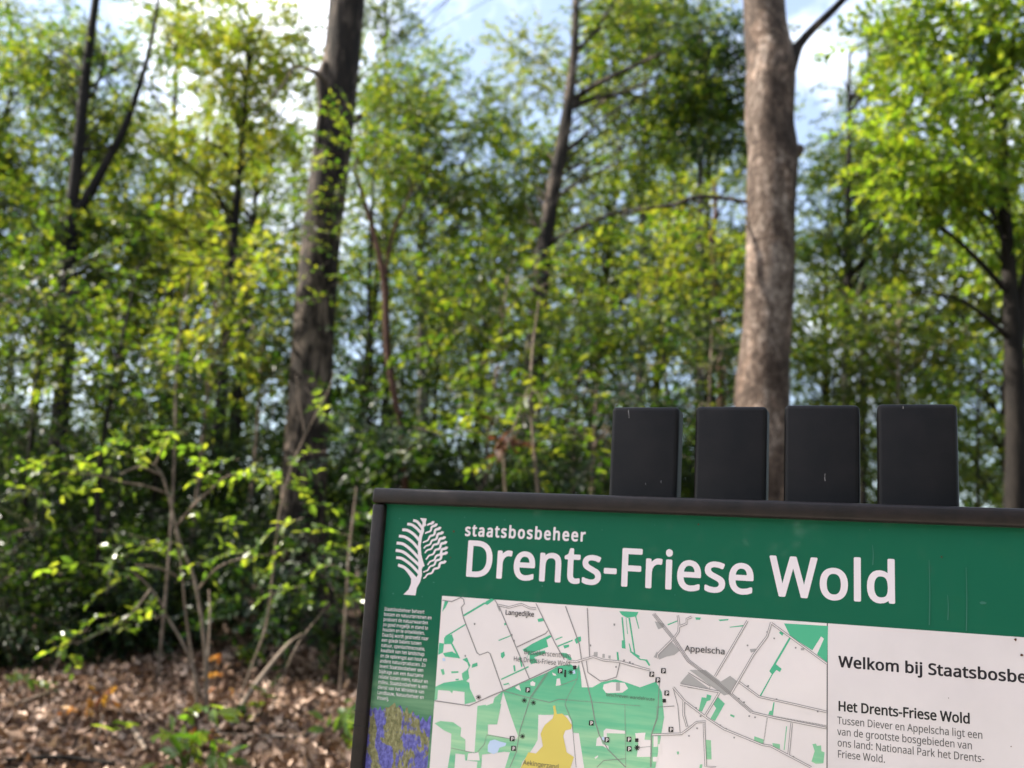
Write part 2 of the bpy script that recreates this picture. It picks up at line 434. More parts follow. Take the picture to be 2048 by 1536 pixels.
def limbs(rng, g, axis, clumps, r0, seg=4, start=.35):
    """limbs from the trunk axis (polyline) out to each clump"""
    ax = np.asarray(axis, float)
    zs = ax[:, 2]
    for c in clumps:
        hz = c[2] - np.linalg.norm(c[:2] - ax[-1][:2]) * rng.uniform(.4, .9)
        hz = float(np.clip(hz, zs[0] + start * (zs[-1] - zs[0]), zs[-1]))
        b = np.array([np.interp(hz, zs, ax[:, i]) for i in range(3)])
        m = (b + c) / 2 + np.array([0, 0, .12 * np.linalg.norm(c - b)]) + rng.normal(0, .08, 3) * np.linalg.norm(c - b) * .5
        g.tube([b, m, c], [r0, r0 * .6, r0 * .2], seg, 7, cap=False)
GLYPH_TXT = """
*|442|258 609 242 455 396 499 407 425 260 413 355 286 286 249 218 389 156 249 85 286 179 413 33 425 44 499 196 455 180 609
,|215|154 84 136 23 111 -42 85 -103 33 -103 49 -38 63 31 73 93 148 93
-|258|32 184 32 246 226 246 226 184
.|215|58 43 59 61 64 75 72 85 82 92 94 96 107 97 120 96 132 92 142 85 151 75 156 61 157 43 156 26 151 12 142 2 132 -6 120 -10 107 -11 94 -10 82 -6 72 2 64 12 59 26
0|459|419 287 409 163 401 128 390 97 376 70 359 47 339 27 316 12 290 1 261 -6 229 -8 188 -4 153 8 122 27 97 54 76 88 60 129 48 176 42 229 39 287 41 346 48 399 58 446 73 486 93 520 119 547 149 566 186 578 229 581 269 578 304 566 335 547 361 520 382 486 399 446 410 399 417 346|110 287 111 238 115 194 121 156 131 125 143 98 159 78 178 64 202 55 229 52 256 55 279 64 298 78 314 98 326 124 336 156 343 194 347 238 348 287 347 336 343 380 336 417 326 449 314 475 298 495 279 510 256 518 229 521 202 518 178 510 159 495 143 475 131 449 121 417 115 380 111 336
1|459|285 0 216 0 216 400 216 439 217 470 219 499 196 477 169 455 108 405 71 452 226 573 285 573
2|459|417 0 38 0 38 59 188 210 261 287 306 353 315 376 320 399 322 424 318 453 309 477 294 496 273 510 249 518 221 520 194 519 169 514 147 506 83 466 45 513 94 548 153 572 221 581 255 579 285 572 313 562 336 548 356 531 372 510 384 485 391 458 394 428 392 399 386 371 375 344 361 318 344 292 324 267 247 185 128 67 128 64 417 64
3|459|395 439 394 414 389 392 381 372 370 355 356 339 340 326 321 316 300 307 277 302 277 298 319 290 353 276 379 255 398 229 409 198 413 163 410 131 403 101 390 74 371 50 348 30 318 14 283 2 241 -6 193 -8 110 -1 36 23 36 89 114 61 194 51 241 55 278 65 305 81 324 104 335 132 339 164 337 187 331 206 320 223 306 236 288 247 265 255 240 261 211 264 179 265 123 265 123 326 180 326 209 327 236 332 259 339 278 350 294 362 307 377 316 394 321 413 323 434 320 460 311 481 295 498 274 511 249 519 219 521 164 515 117 498 75 473 39 521 61 537 87 550 115 563 147 573 181 579 218 581 273 576 317 563 352 540 376 511 390 477
4|459|443 130 359 130 359 0 291 0 291 130 17 130 17 190 286 576 359 576 359 193 443 193|291 374 291 412 293 444 294 474 295 500 292 500 276 468 257 438 86 193 291 193
5|459|221 351 258 349 292 342 322 331 349 316 371 297 389 274 402 247 410 217 413 183 410 145 402 111 387 81 368 54 343 32 314 15 280 2 242 -5 199 -8 116 0 51 23 51 90 121 62 200 52 227 54 252 58 274 65 293 76 310 89 323 106 333 126 339 149 341 176 337 210 325 239 306 262 279 279 243 289 197 292 146 288 99 280 64 302 86 573 373 573 373 508 146 508 132 342 169 348
6|459|44 245 51 342 75 433 87 461 103 486 121 510 143 530 168 548 196 562 228 572 265 578 306 581 344 579 377 573 377 513 344 520 308 523 273 521 242 515 216 504 193 491 173 474 158 454 145 431 134 407 127 380 115 291 119 291 150 326 194 350 255 358 287 356 316 349 342 338 365 322 384 303 400 279 412 251 419 220 421 184 419 147 411 112 399 82 382 55 361 33 336 15 307 2 275 -5 239 -8 212 -6 187 -1 163 7 140 19 119 35 101 54 84 76 70 103 59 133 51 166 46 204|238 51 270 55 297 66 320 84 337 109 348 143 351 184 348 218 339 247 324 271 302 289 274 300 241 303 217 301 195 296 175 287 157 276 143 263 131 248 122 232 117 215 115 198 123 146 146 99 185 64 201 57 219 53
7|459|109 0 344 508 35 508 35 573 419 573 419 518 187 0
8|459|229 581 261 579 291 574 318 565 341 553 362 538 378 519 390 497 398 472 400 443 399 421 394 401 385 383 346 338 291 303 355 265 373 250 389 234 401 216 411 196 417 173 419 148 416 118 408 90 395 65 378 44 356 26 330 11 300 1 267 -6 231 -8 192 -6 157 0 126 10 100 24 78 42 61 63 49 87 42 115 39 146 41 171 47 194 56 214 68 232 82 249 99 264 158 299 107 336 71 383 64 401 59 422 58 444 60 472 68 497 80 518 97 537 117 552 141 565 168 573 197 579|108 145 112 119 121 96 138 76 161 60 192 51 229 48 265 51 295 60 319 76 336 96 346 120 350 148 348 166 343 182 335 197 293 235 229 265 217 270 157 237 121 197 114 182 110 164|228 524 200 521 176 514 155 502 139 486 130 466 127 441 128 422 133 406 141 391 179 357 232 330 282 357 317 392 325 406 329 423 330 441 327 466 318 486 302 502 282 514 257 521
9|459|417 328 410 231 387 139 374 112 358 86 340 63 318 42 293 25 265 11 232 0 195 -6 154 -8 117 -6 82 0 82 60 115 53 152 50 188 52 218 58 245 68 268 82 287 99 303 118 316 141 327 165 334 192 346 281 341 281 310 247 266 223 204 214 173 216 144 223 118 235 95 250 76 270 61 294 49 321 42 352 40 387 43 426 50 460 63 491 80 517 101 540 127 557 156 570 188 578 223 581 250 579 275 574 299 565 322 553 342 537 361 518 377 495 391 469 402 439 410 406 415 369|223 521 192 518 165 507 142 488 124 463 113 429 110 388 113 354 122 325 137 301 158 284 186 273 220 269 244 271 266 276 286 285 304 296 318 310 330 325 339 341 344 358 346 374 338 426 315 474 277 508 260 516 242 520
:|215|58 43 59 61 64 75 72 85 82 92 94 96 107 97 120 96 132 92 142 85 151 75 156 61 157 43 156 26 151 12 142 2 132 -6 120 -10 107 -11 94 -10 82 -6 72 2 64 12 59 26|58 387 59 405 64 419 72 429 82 436 94 440 107 441 120 440 132 436 142 429 151 419 156 405 157 387 156 369 151 355 142 345 132 338 120 333 107 332 94 333 82 338 72 345 64 355 59 369
A|512|437 0 368 177 141 177 73 0 0 0 224 575 289 575 512 0|282 415 274 438 263 473 255 500 247 468 238 438 230 415 165 241 346 241
B|521|241 573 307 569 361 558 404 541 434 515 453 478 459 431 457 409 453 389 446 371 437 354 424 340 409 328 392 317 372 309 350 304 350 300 415 279 433 267 448 253 461 236 470 215 476 191 478 163 475 130 467 100 454 74 436 52 413 33 385 19 354 8 318 2 279 0 78 0 78 573|256 329 300 331 334 339 357 352 372 371 381 394 384 423 380 451 369 474 351 490 324 502 289 509 245 511 150 511 150 329|150 269 150 61 265 61 311 64 346 74 371 91 388 112 398 138 401 168 399 188 395 205 388 221 377 235 362 247 344 256 321 263 293 267 260 269
D|585|536 292 533 231 521 177 501 131 474 91 439 58 399 33 351 15 297 4 237 0 78 0 78 573 254 573 309 569 359 558 404 540 443 516 476 484 502 446 521 401 533 350|460 289 457 337 449 379 435 415 416 444 391 469 361 487 327 500 287 508 244 511 150 511 150 62 228 62 299 68 357 87 402 119 434 164 454 220
F|416|150 0 78 0 78 573 398 573 398 509 150 509 150 306 383 306 383 243 150 243
H|594|516 0 443 0 443 267 150 267 150 0 78 0 78 573 150 573 150 330 443 330 443 573 516 573
L|420|78 0 78 573 150 573 150 64 400 64 400 0
M|727|330 0 142 502 139 502 142 461 144 407 144 347 144 0 78 0 78 573 184 573 361 103 364 103 544 573 650 573 650 0 578 0 578 352 579 408 581 460 584 501 581 501 390 0
N|609|532 0 447 0 141 476 138 476 141 432 143 378 144 320 144 0 78 0 78 573 161 573 467 99 470 99 468 137 466 193 464 249 464 573 532 573
P|485|229 573 297 568 352 553 393 528 421 495 439 454 444 404 433 336 423 316 411 296 395 278 375 262 351 249 324 238 292 230 256 225 216 223 150 223 150 0 78 0 78 573|223 511 150 511 150 285 208 285 242 286 272 290 298 296 320 306 338 318 352 334 362 352 368 375 370 401 366 435 354 462 334 484 306 499 269 508
S|440|403 153 400 121 392 92 378 66 359 44 335 26 307 11 274 1 238 -6 198 -8 137 -5 83 4 41 19 41 88 113 65 201 55 228 56 252 60 273 66 290 74 305 85 316 98 324 113 329 129 330 147 329 164 325 180 318 194 308 207 295 218 277 230 196 265 131 294 85 330 57 375 48 435 51 464 58 490 71 513 89 533 110 550 136 563 165 573 197 579 231 581 318 572 389 549 366 487 302 508 229 517 207 516 187 513 169 507 155 499 142 489 133 478 126 464 122 450 121 434 122 416 126 400 133 386 143 373 156 362 172 351 246 318 332 279 353 264 371 247 385 228 395 206 401 181
T|446|259 0 187 0 187 509 8 509 8 573 437 573 437 509 259 509
V|481|481 573 277 0 204 0 0 573 75 573 204 205 220 160 231 119 241 80 250 119 262 161 277 207 405 573
W|746|735 573 583 0 510 0 399 375 389 410 380 443 373 471 370 488 367 471 361 443 352 409 342 373 234 0 161 0 10 573 85 573 174 223 183 186 190 151 196 118 201 87 206 119 213 154 222 191 232 227 333 573 407 573 512 225 523 187 532 151 538 117 544 87 550 129 560 175 572 224 660 573
Z|459|427 0 30 0 30 55 332 508 40 508 40 573 419 573 419 518 118 64 427 64
a|450|231 437 279 433 318 422 347 403 368 375 381 338 385 293 385 0 334 0 320 61 317 61 279 22 234 -1 172 -8 148 -7 124 -2 103 6 84 16 68 30 55 48 45 68 39 92 37 119 43 159 59 192 87 219 127 238 179 251 243 257 316 259 316 285 313 317 306 342 293 359 275 371 253 378 227 380 163 370 106 347 84 400 151 426|252 208 204 203 167 195 141 182 124 165 113 144 110 119 112 97 120 79 132 66 148 56 167 51 188 49 223 52 253 62 279 79 299 103 311 134 315 172 315 210
b|493|139 461 138 410 135 373 139 373 153 390 169 405 189 419 213 429 240 435 272 437 322 431 365 412 401 381 428 338 444 283 449 215 447 168 439 127 427 91 410 61 390 36 365 17 337 3 306 -5 272 -8 240 -6 213 0 189 10 169 24 153 38 139 55 133 55 119 0 68 0 68 609 139 609|260 379 231 377 207 371 188 361 172 348 159 330 150 308 144 282 140 252 139 217 139 214 142 165 150 125 165 93 187 69 219 55 261 51 297 55 325 69 348 93 363 126 373 166 376 216 373 265 363 306 348 338 325 360 296 374
c|385|241 -8 204 -5 170 2 139 15 112 34 88 58 69 87 55 123 47 165 44 213 47 262 56 305 71 342 90 372 114 396 142 415 174 428 208 435 245 438 309 431 358 415 337 356 292 370 244 376 217 374 193 368 172 358 155 343 141 325 131 303 123 277 119 247 117 213 119 181 123 152 131 126 141 104 155 86 172 71 191 61 214 55 240 53 302 60 351 78 351 15 304 -2
d|493|221 -8 171 -2 128 17 92 48 65 91 49 146 44 214 49 282 66 338 93 381 128 413 171 432 221 438 280 429 323 407 354 374 359 374 356 405 354 438 354 609 425 609 425 0 368 0 358 58 354 58 323 24 279 1|232 51 273 55 305 67 328 88 343 117 352 154 355 200 355 213 352 263 343 304 329 336 306 360 274 375 231 379 196 374 168 359 146 334 130 300 120 260 117 213 120 165 130 125 146 93 168 69 197 55
e|452|234 438 269 435 301 427 329 414 354 396 374 373 390 346 402 315 409 281 411 244 411 201 117 201 122 157 134 119 154 90 181 69 215 56 254 52 327 60 392 82 392 20 327 -1 251 -8 212 -5 176 3 143 17 114 36 90 61 70 91 56 126 47 167 44 212 47 257 55 297 68 333 86 364 108 390 134 411 164 426 198 435|233 380 202 377 175 366 154 348 137 323 125 293 119 257 338 257 336 281 333 302 326 322 318 338 306 353 292 364 276 373 256 378
f|276|266 375 158 375 158 0 87 0 87 375 12 375 12 408 87 432 87 457 89 492 95 522 104 547 116 568 132 585 152 597 174 606 199 612 227 613 274 609 310 599 292 544 262 552 228 556 206 553 189 545 175 532 166 513 160 489 158 458 158 430 266 430
g|493|221 438 248 436 273 431 297 422 319 409 338 393 355 373 359 373 369 430 425 430 425 -7 423 -46 416 -80 404 -109 388 -135 367 -155 341 -172 310 -183 274 -190 233 -192 147 -186 78 -165 78 -100 149 -125 237 -134 271 -130 300 -119 324 -101 341 -77 352 -48 355 -13 355 4 356 32 358 57 354 57 338 37 320 21 299 8 275 -1 250 -6 221 -8 170 -2 126 18 91 51 65 95 49 149 44 214 49 278 65 332 91 377 126 411 169 431|230 379 207 376 187 370 169 359 153 344 140 326 130 303 123 277 119 247 117 213 120 165 130 124 146 92 169 68 197 54 232 50 288 58 303 65 315 74 326 85 349 131 356 197 356 214 355 251 350 282 343 309 332 331 319 348 302 362 281 371 257 377
h|496|139 431 138 399 135 370 140 370 174 407 221 429 273 437 306 435 335 430 360 421 382 408 399 391 413 370 423 344 429 314 431 280 431 0 361 0 361 275 358 307 351 333 338 353 319 367 295 376 265 379 235 377 210 370 189 360 173 347 160 329 150 308 144 283 140 254 139 222 139 0 68 0 68 609 139 609
i|207|139 430 139 0 68 0 68 430|104 591 133 580 140 572 144 560 145 546 144 532 140 521 133 512 104 501 93 502 83 506 75 512 68 521 64 532 63 546 64 560 68 572 75 580 83 586 93 590
j|207|18 -192 -18 -190 -44 -183 -44 -126 -19 -132 9 -134 25 -132 39 -128 51 -120 61 -108 66 -90 68 -67 68 430 139 430 139 -64 137 -90 133 -113 126 -133 116 -151 103 -166 87 -177 67 -186 44 -191|63 546 64 560 68 572 75 580 83 586 93 590 104 591 133 580 140 572 144 560 145 546 144 532 140 521 133 512 104 501 93 502 83 506 75 512 68 521 64 532
k|428|138 291 137 257 135 221 138 221 152 240 172 264 189 285 326 430 409 430 235 246 421 0 336 0 187 200 138 158 138 0 68 0 68 609 138 609
l|207|139 0 68 0 68 609 139 609
m|750|540 438 584 434 621 421 649 401 669 371 681 330 685 280 685 0 615 0 615 277 613 308 606 333 594 353 577 367 555 376 528 379 490 374 460 362 438 342 423 315 414 280 411 237 411 0 342 0 342 277 332 333 325 347 315 359 303 367 289 374 272 377 253 379 227 377 204 370 185 360 170 347 158 329 150 308 144 283 140 255 139 223 139 0 68 0 68 430 125 430 136 371 140 371 173 409 217 431 266 438 298 436 325 430 349 420 369 406 386 388 398 366 402 366 418 388 438 406 461 420 486 430 512 436
n|496|275 438 322 434 361 421 391 401 413 371 426 330 431 280 431 0 361 0 361 275 358 307 351 333 338 353 319 367 295 376 265 379 222 374 189 361 166 338 151 308 142 269 139 223 139 0 68 0 68 430 125 430 136 371 140 371 175 409 222 431
o|485|442 216 440 181 436 150 428 121 417 95 404 71 388 51 369 33 348 18 324 7 299 -1 271 -6 241 -8 214 -6 188 -1 163 7 140 18 119 33 100 51 84 71 70 95 59 121 51 150 46 181 44 216 47 261 55 301 68 336 87 367 110 392 137 412 169 426 204 435 244 438 281 435 316 426 347 412 374 392 398 367 417 336 431 301 439 261|117 216 119 184 123 154 130 128 141 105 155 86 172 71 192 59 216 53 243 51 270 53 294 59 314 71 331 86 345 105 356 128 363 154 367 184 369 216 367 248 363 277 355 303 345 325 331 344 314 359 294 370 270 376 242 379 202 374 171 359 147 335 130 303 120 263
p|493|273 438 322 432 365 413 401 383 428 339 444 284 449 216 447 170 439 129 427 93 410 62 390 37 365 17 337 3 306 -5 272 -8 213 1 170 24 139 55 134 55 137 20 139 -16 139 -192 68 -192 68 430 126 430 136 371 139 371 170 405 213 429|260 379 233 377 210 371 190 362 174 349 161 333 152 313 145 289 141 261 139 229 139 216 140 182 144 152 150 126 159 103 172 85 188 70 208 59 233 53 261 51 286 53 308 60 326 72 341 88 354 108 364 131 371 157 375 186 376 217 373 262 363 302 348 334 325 359 296 374
q|493|354 -9 355 25 358 58 354 58 340 40 323 25 303 11 279 1 251 -6 219 -8 170 -2 128 17 93 48 66 91 49 146 44 214 47 261 54 302 67 338 83 368 104 393 129 413 157 427 188 435 221 438 253 436 280 429 304 419 324 405 341 389 355 371 358 371 369 430 425 430 425 -192 354 -192|233 51 260 52 284 58 304 67 320 79 333 96 342 116 349 140 353 168 355 199 355 213 352 263 343 305 328 337 305 361 273 375 231 379 196 374 167 359 145 334 130 300 120 260 117 213 120 165 130 126 146 93 168 70 197 55
r|331|269 438 295 437 319 433 310 368 287 372 264 374 217 363 176 334 149 289 139 229 139 0 68 0 68 430 126 430 134 351 137 351 170 395 214 426 231 433 249 437
s|384|348 119 346 92 339 69 327 49 311 32 292 18 268 6 241 -2 210 -6 176 -8 99 -1 42 19 42 83 104 60 178 49 211 51 236 57 256 66 269 79 277 94 280 112 271 141 239 167 174 196 103 228 84 239 69 252 57 266 48 283 43 302 41 324 46 358 61 386 85 408 118 425 157 435 202 438 275 430 339 409 315 353 258 372 197 380 171 379 149 374 131 366 118 356 111 343 108 328 119 298 154 274 219 246 289 215 306 203 321 191 333 176 341 159 346 140
t|289|212 50 245 53 272 59 272 5 240 -4 200 -8 178 -7 157 -3 138 4 120 13 104 27 91 44 82 66 76 93 74 125 74 375 13 375 13 409 75 437 103 528 144 528 144 430 269 430 269 375 144 375 144 127 146 103 153 83 163 69 177 58 193 52
u|496|427 430 427 0 370 0 359 57 356 57 321 20 273 -1 220 -8 187 -6 159 -1 134 8 112 21 95 38 81 59 71 85 65 114 63 148 63 430 135 430 135 153 137 122 145 96 158 76 176 62 200 53 230 51 260 53 285 59 306 69 323 82 336 100 345 121 352 146 356 175 357 206 357 430
v|407|163 0 0 430 75 430 167 176 180 137 193 96 201 63 204 63 214 96 227 138 241 176 332 430 407 430 244 0
w|630|346 243 336 276 328 308 321 335 316 357 313 357 308 335 302 307 294 275 284 242 207 1 127 1 9 431 82 431 141 201 153 154 163 109 169 73 172 73 178 97 185 128 193 160 201 188 277 431 354 431 428 188 440 149 451 109 457 74 460 74 466 108 477 153 489 201 549 431 621 431 502 1 419 1
x|424|170 220 22 430 102 430 213 268 322 430 402 430 253 220 410 0 330 0 213 172 94 0 14 0
y|409|1 430 76 430 169 185 184 144 196 105 205 68 209 68 224 121 245 186 333 430 409 430 224 -59 188 -130 173 -148 157 -164 138 -176 117 -185 94 -191 67 -192 34 -190 9 -186 9 -130 30 -133 56 -135 99 -126 130 -99 152 -59 174 -2
z|377|346 0 31 0 31 47 262 375 45 375 45 430 340 430 340 377 112 55 346 55
 |209|
"""

# ================================================================== INFORMATION BOARD
YAW = R(20.27)
S_X = np.array([math.cos(YAW), -math.sin(YAW), 0])
S_N = np.array([-math.sin(YAW), -math.cos(YAW), 0])        # towards the reader
_d = ray(1551, 1010)
S_O = CAM + _d * 1.28                                       # a point on the printed face, at its middle
S_BASE = np.array([S_O[0], S_O[1], 0.0])

def onsign(px, py, depth=0.0):
    """photo pixel -> (u, w) on the board's plane, depth metres behind the printed face"""
    d = ray(px, py)
    o = S_O - S_N * depth
    t = ((o - CAM) @ S_N) / (d @ S_N)
    p = CAM + d * t - S_BASE
    return float(p @ S_X), float(p[2])

board = thing('information_board', S_BASE, 'green and white park information board with a map and four dark slats', 'information board')
board.rotation_euler = (0, 0, -YAW)

def paint(name, col, rough, spec=.5, coat=0.0, nscale=None, var=.0, bstr=0.0):
    m, t, b, out = newmat(name)
    if nscale:
        v = coords(t)
        n = noise(t, nscale, 5, .6, v)
        lo = tuple(c * (1 - var) for c in col); hi = tuple(min(1, c * (1 + var)) for c in col)
        t.links.new(ramp(t, [(.35, lo), (.65, hi)], n), b.inputs['Base Color'])
        if bstr:
            bump(t, b, noise(t, 900, 2, .5, v), bstr, .0006)
    else:
        b.inputs['Base Color'].default_value = (*col, 1)
    b.inputs['Roughness'].default_value = rough
    b.inputs['Specular IOR Level'].default_value = spec
    b.inputs['Coat Weight'].default_value = coat
    b.inputs['Coat Roughness'].default_value = 0.03
    return m

M_FRAME = paint('dark_powder_coat', (.014, .0085, .0075), .42, .32, 0, 40, .35, .35)
M_SLAT = paint('dark_slat_coat', (.006, .0043, .0042), .46, .20, 0, 30, .3, .25)
M_GREEN = paint('green_print', (.003, .105, .068), .5, .2, 0.8, 9, .10)
M_WHITE = paint('white_print', (.80, .70, .73), .5, .2, 0.8)
M_PAPER = paint('map_print', (.78, .69, .675), .5, .2, 0.8, 6, .04)
M_PALE = paint('pale_panel_print', (.72, .64, .635), .5, .2, 0.8, 6, .05)
M_INK = paint('dark_ink', (.022, .018, .022), .5, .2, 0.8)
M_GREYINK = paint('grey_ink', (.10, .09, .09), .5, .2, 0.8)
M_ROAD = paint('road_grey_print', (.26, .23, .23), .5, .2, 0.8)
M_TOWN = paint('built_up_grey_print', (.40, .37, .36), .5, .2, 0.8)
M_WOOD = paint('map_green_print', (.085, .43, .245), .5, .2, 0.8, 14, .08)
M_SAND = paint('map_yellow_print', (.70, .55, .13), .5, .2, 0.8)
M_WATER = paint('map_blue_print', (.52, .62, .80), .5, .2, 0.8)
def faded(name, col, light, w0, w1, zs):
    # a landscape photograph printed under the colour shows through lower down, in soft level bands
    m, t, b, out = newmat(name)
    tc_ = t.nodes.new('ShaderNodeTexCoord')
    sp = t.nodes.new('ShaderNodeSeparateXYZ')
    t.links.new(tc_.outputs['Object'], sp.inputs[0])
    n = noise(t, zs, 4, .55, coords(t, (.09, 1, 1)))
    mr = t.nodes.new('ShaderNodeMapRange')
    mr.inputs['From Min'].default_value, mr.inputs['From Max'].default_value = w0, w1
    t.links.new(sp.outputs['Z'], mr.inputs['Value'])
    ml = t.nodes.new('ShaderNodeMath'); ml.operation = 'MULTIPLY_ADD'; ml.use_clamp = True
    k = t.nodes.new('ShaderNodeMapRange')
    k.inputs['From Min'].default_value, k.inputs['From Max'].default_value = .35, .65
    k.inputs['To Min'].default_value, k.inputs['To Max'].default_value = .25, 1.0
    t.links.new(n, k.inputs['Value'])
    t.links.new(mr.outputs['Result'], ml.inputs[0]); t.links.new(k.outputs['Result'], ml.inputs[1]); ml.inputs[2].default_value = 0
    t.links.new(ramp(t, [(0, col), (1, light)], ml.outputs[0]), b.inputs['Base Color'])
    b.inputs['Roughness'].default_value = .5
    b.inputs['Specular IOR Level'].default_value = .2
    b.inputs['Coat Weight'].default_value = .8
    b.inputs['Coat Roughness'].default_value = .03
    return m
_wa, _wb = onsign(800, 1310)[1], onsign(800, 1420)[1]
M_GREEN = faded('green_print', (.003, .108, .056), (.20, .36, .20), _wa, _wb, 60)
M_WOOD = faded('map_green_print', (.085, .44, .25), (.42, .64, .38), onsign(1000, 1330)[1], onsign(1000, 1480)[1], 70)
M_RUST = paint('rust_speck', (.10, .035, .018), .8, .2)
M_GLASSMARK = paint('pale_smear', (.035, .15, .105), .5, .3)

def rbox(name, mat, x0, x1, y0, y1, z0, z1, r, parent, seg=3):
    """box with rounded edges; y grows away from the reader"""
    import bmesh
    bm = bmesh.new()
    bmesh.ops.create_cube(bm, size=1)
    for v in bm.verts:
        v.co = Vector((x0 + (v.co.x + .5) * (x1 - x0), y0 + (v.co.y + .5) * (y1 - y0), z0 + (v.co.z + .5) * (z1 - z0)))
    bmesh.ops.bevel(bm, geom=bm.edges[:], offset=r, segments=seg, profile=.5, affect='EDGES')
    me = bpy.data.meshes.new(name)
    bm.to_mesh(me); bm.free()
    for p in me.polygons: p.use_smooth = True
    me.materials.append(mat)
    me.set_sharp_from_angle(angle=R(35))
    return link(name, me, parent)

# -- frame measures, all on the frame's own front plane
FR = -.011
uL = onsign(745, 1002, FR)[0]
u_in = onsign(768, 1006, FR)[0]
wT = onsign(1500, 999, -.014)[1]
wRb = onsign(1500, 1034, -.014)[1]
uR = -uL + 2 * 0.0
HP = 0.80                                   # height of the printed face
wB = wT - HP
rail_l = onsign(745, 990, -.014)[0] - .001
rail = rbox('top_rail', M_FRAME, rail_l, -rail_l, -.014, .030, wRb, wT, .0045, board)
fw = u_in - uL
for s, a, b_ in ((0, uL, uL + fw), (1, uR - fw, uR)):
    f = rbox('side_frame', M_FRAME, a, b_, FR, .024, wB, wRb - .0006, .0035, board)
    for k, (q, dz) in enumerate(((1422, 0), (1451, 0))):
        w0 = onsign(720, q, FR)[1]
        jm = paint('joint_shadow_gap', (.006, .005, .005), .8) if (s, k) == (0, 0) else jm
        rbox('frame_joint', jm, a - .0004, b_ + .0004, FR - .0004, .010, w0 - (.0007 if k == 0 else .0012), w0, .0002, f, 1)
rbox('bottom_rail', M_FRAME, uL, uR, -.011, .026, wB - .028, wB - .0006, .004, board)
GP = (uL + fw * .4, uR - fw * .4)
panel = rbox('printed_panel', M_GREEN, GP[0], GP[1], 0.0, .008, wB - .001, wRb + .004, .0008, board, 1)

# -- four slats behind the board: posts that carry it
SY = .031
SW0 = wT
for a, b_, top in ((1220, 1355.5, 813), (1388.5, 1533, 812), (1567.5, 1719.5, 809), (1754, 1917, 807)):
    x0, x1 = onsign(a, 900, SY)[0], onsign(b_, 900, SY)[0]
    zt = onsign((a + b_) / 2, top, SY)[1]
    rbox('slat', M_SLAT, x0, x1, SY, SY + .040, -.4, zt, .0065, board, 4)

# ------------------------------------------------------------------ lettering: outlines of a plain humanist sans
GLYPHS = {}
for _line in GLYPH_TXT.strip('\n').split('\n'):
    _c, _rest = _line[0], _line[2:].split('|')
    GLYPHS[_c] = (int(_rest[0]), [list(map(int, s.split())) for s in _rest[1:]])
CAP = 573.0
_DG = None

def text_mesh(name, lines, mat, bold=0.0, narrow=1.0, track=0.0, lead=1000):
    """lettering laid out in em units, x right, y up; heavier weights are shifted copies a few microns apart"""
    cu = bpy.data.curves.new(name, 'CURVE')
    cu.dimensions = '2D'
    cu.fill_mode = 'BOTH'
    for li, s in enumerate(lines):
        x = 0.0
        for ch in s:
            adv, sp = GLYPHS[ch]
            for P in sp:
                k = len(P) // 2
                if k < 3: continue
                q = cu.splines.new('POLY')
                q.points.add(k - 1)
                q.use_cyclic_u = True
                for i in range(k):
                    q.points[i].co = ((x + P[2 * i]) / 1000, (P[2 * i + 1] - li * lead) / 1000, 0, 1)
            x += adv + track
    o = bpy.data.objects.new('tmp', cu)
    COL.objects.link(o)
    dg = bpy.context.evaluated_depsgraph_get()
    me = bpy.data.meshes.new_from_object(o.evaluated_get(dg))
    bpy.data.objects.remove(o)
    bpy.data.curves.remove(cu)
    n = len(me.vertices)
    co = np.zeros(n * 3, np.float32); me.vertices.foreach_get('co', co); co = co.reshape(-1, 3)
    me.calc_loop_triangles()
    tri = np.zeros(len(me.loop_triangles) * 3, np.int32); me.loop_triangles.foreach_get('vertices', tri); tri = tri.reshape(-1, 3)
    bpy.data.meshes.remove(me)
    V, T = [], []
    sh = [(0, 0)] if not bold else [(bold * math.cos(a), bold * .8 * math.sin(a)) for a in np.linspace(0, 2 * math.pi, 12, endpoint=False)] + [(0, 0)]
    for i, (dx, dy) in enumerate(sh):
        c = co.copy(); c[:, 0] += dx; c[:, 1] += dy; c[:, 2] = i
        V.append(c); T.append(tri + n * i)
    return mesh_np(name, np.concatenate(V), [np.concatenate(T)], [mat])

def letter(name, lines, mat, p0, p1=None, cap_px=20, bold=0.0, track=0.0, lead_px=None, layer=2, parent=None, ref=0):
    """p0: photo pixel at the left end of the first baseline; p1: pixel at the right end of line `ref`;
    cap_px: height of a capital at p0 in photo pixels"""
    if isinstance(lines, str): lines = [lines]
    u0, w0 = onsign(*p0)
    cap = onsign(p0[0], p0[1] - cap_px)[1] - w0
    k = cap / (CAP / 1000)
    lead = 1000
    if lead_px: lead = (w0 - onsign(p0[0], p0[1] + lead_px)[1]) / k * 1000
    me = text_mesh(name, lines, mat, bold, 1, track, lead)
    n = len(me.vertices)
    co = np.zeros(n * 3, np.float32); me.vertices.foreach_get('co', co); co = co.reshape(-1, 3)
    sx = k
    if p1 is not None:
        wd = sum(GLYPHS[c][0] + track for c in lines[ref]) / 1000
        sx = (onsign(*p1)[0] - u0) / wd
    out = np.stack([u0 + co[:, 0] * sx, -.00012 * layer - .000003 * co[:, 2], w0 + co[:, 1] * k], 1)
    me.vertices.foreach_set('co', out.astype(np.float32).ravel())
    me.update()
    return link(name, me, parent or board)

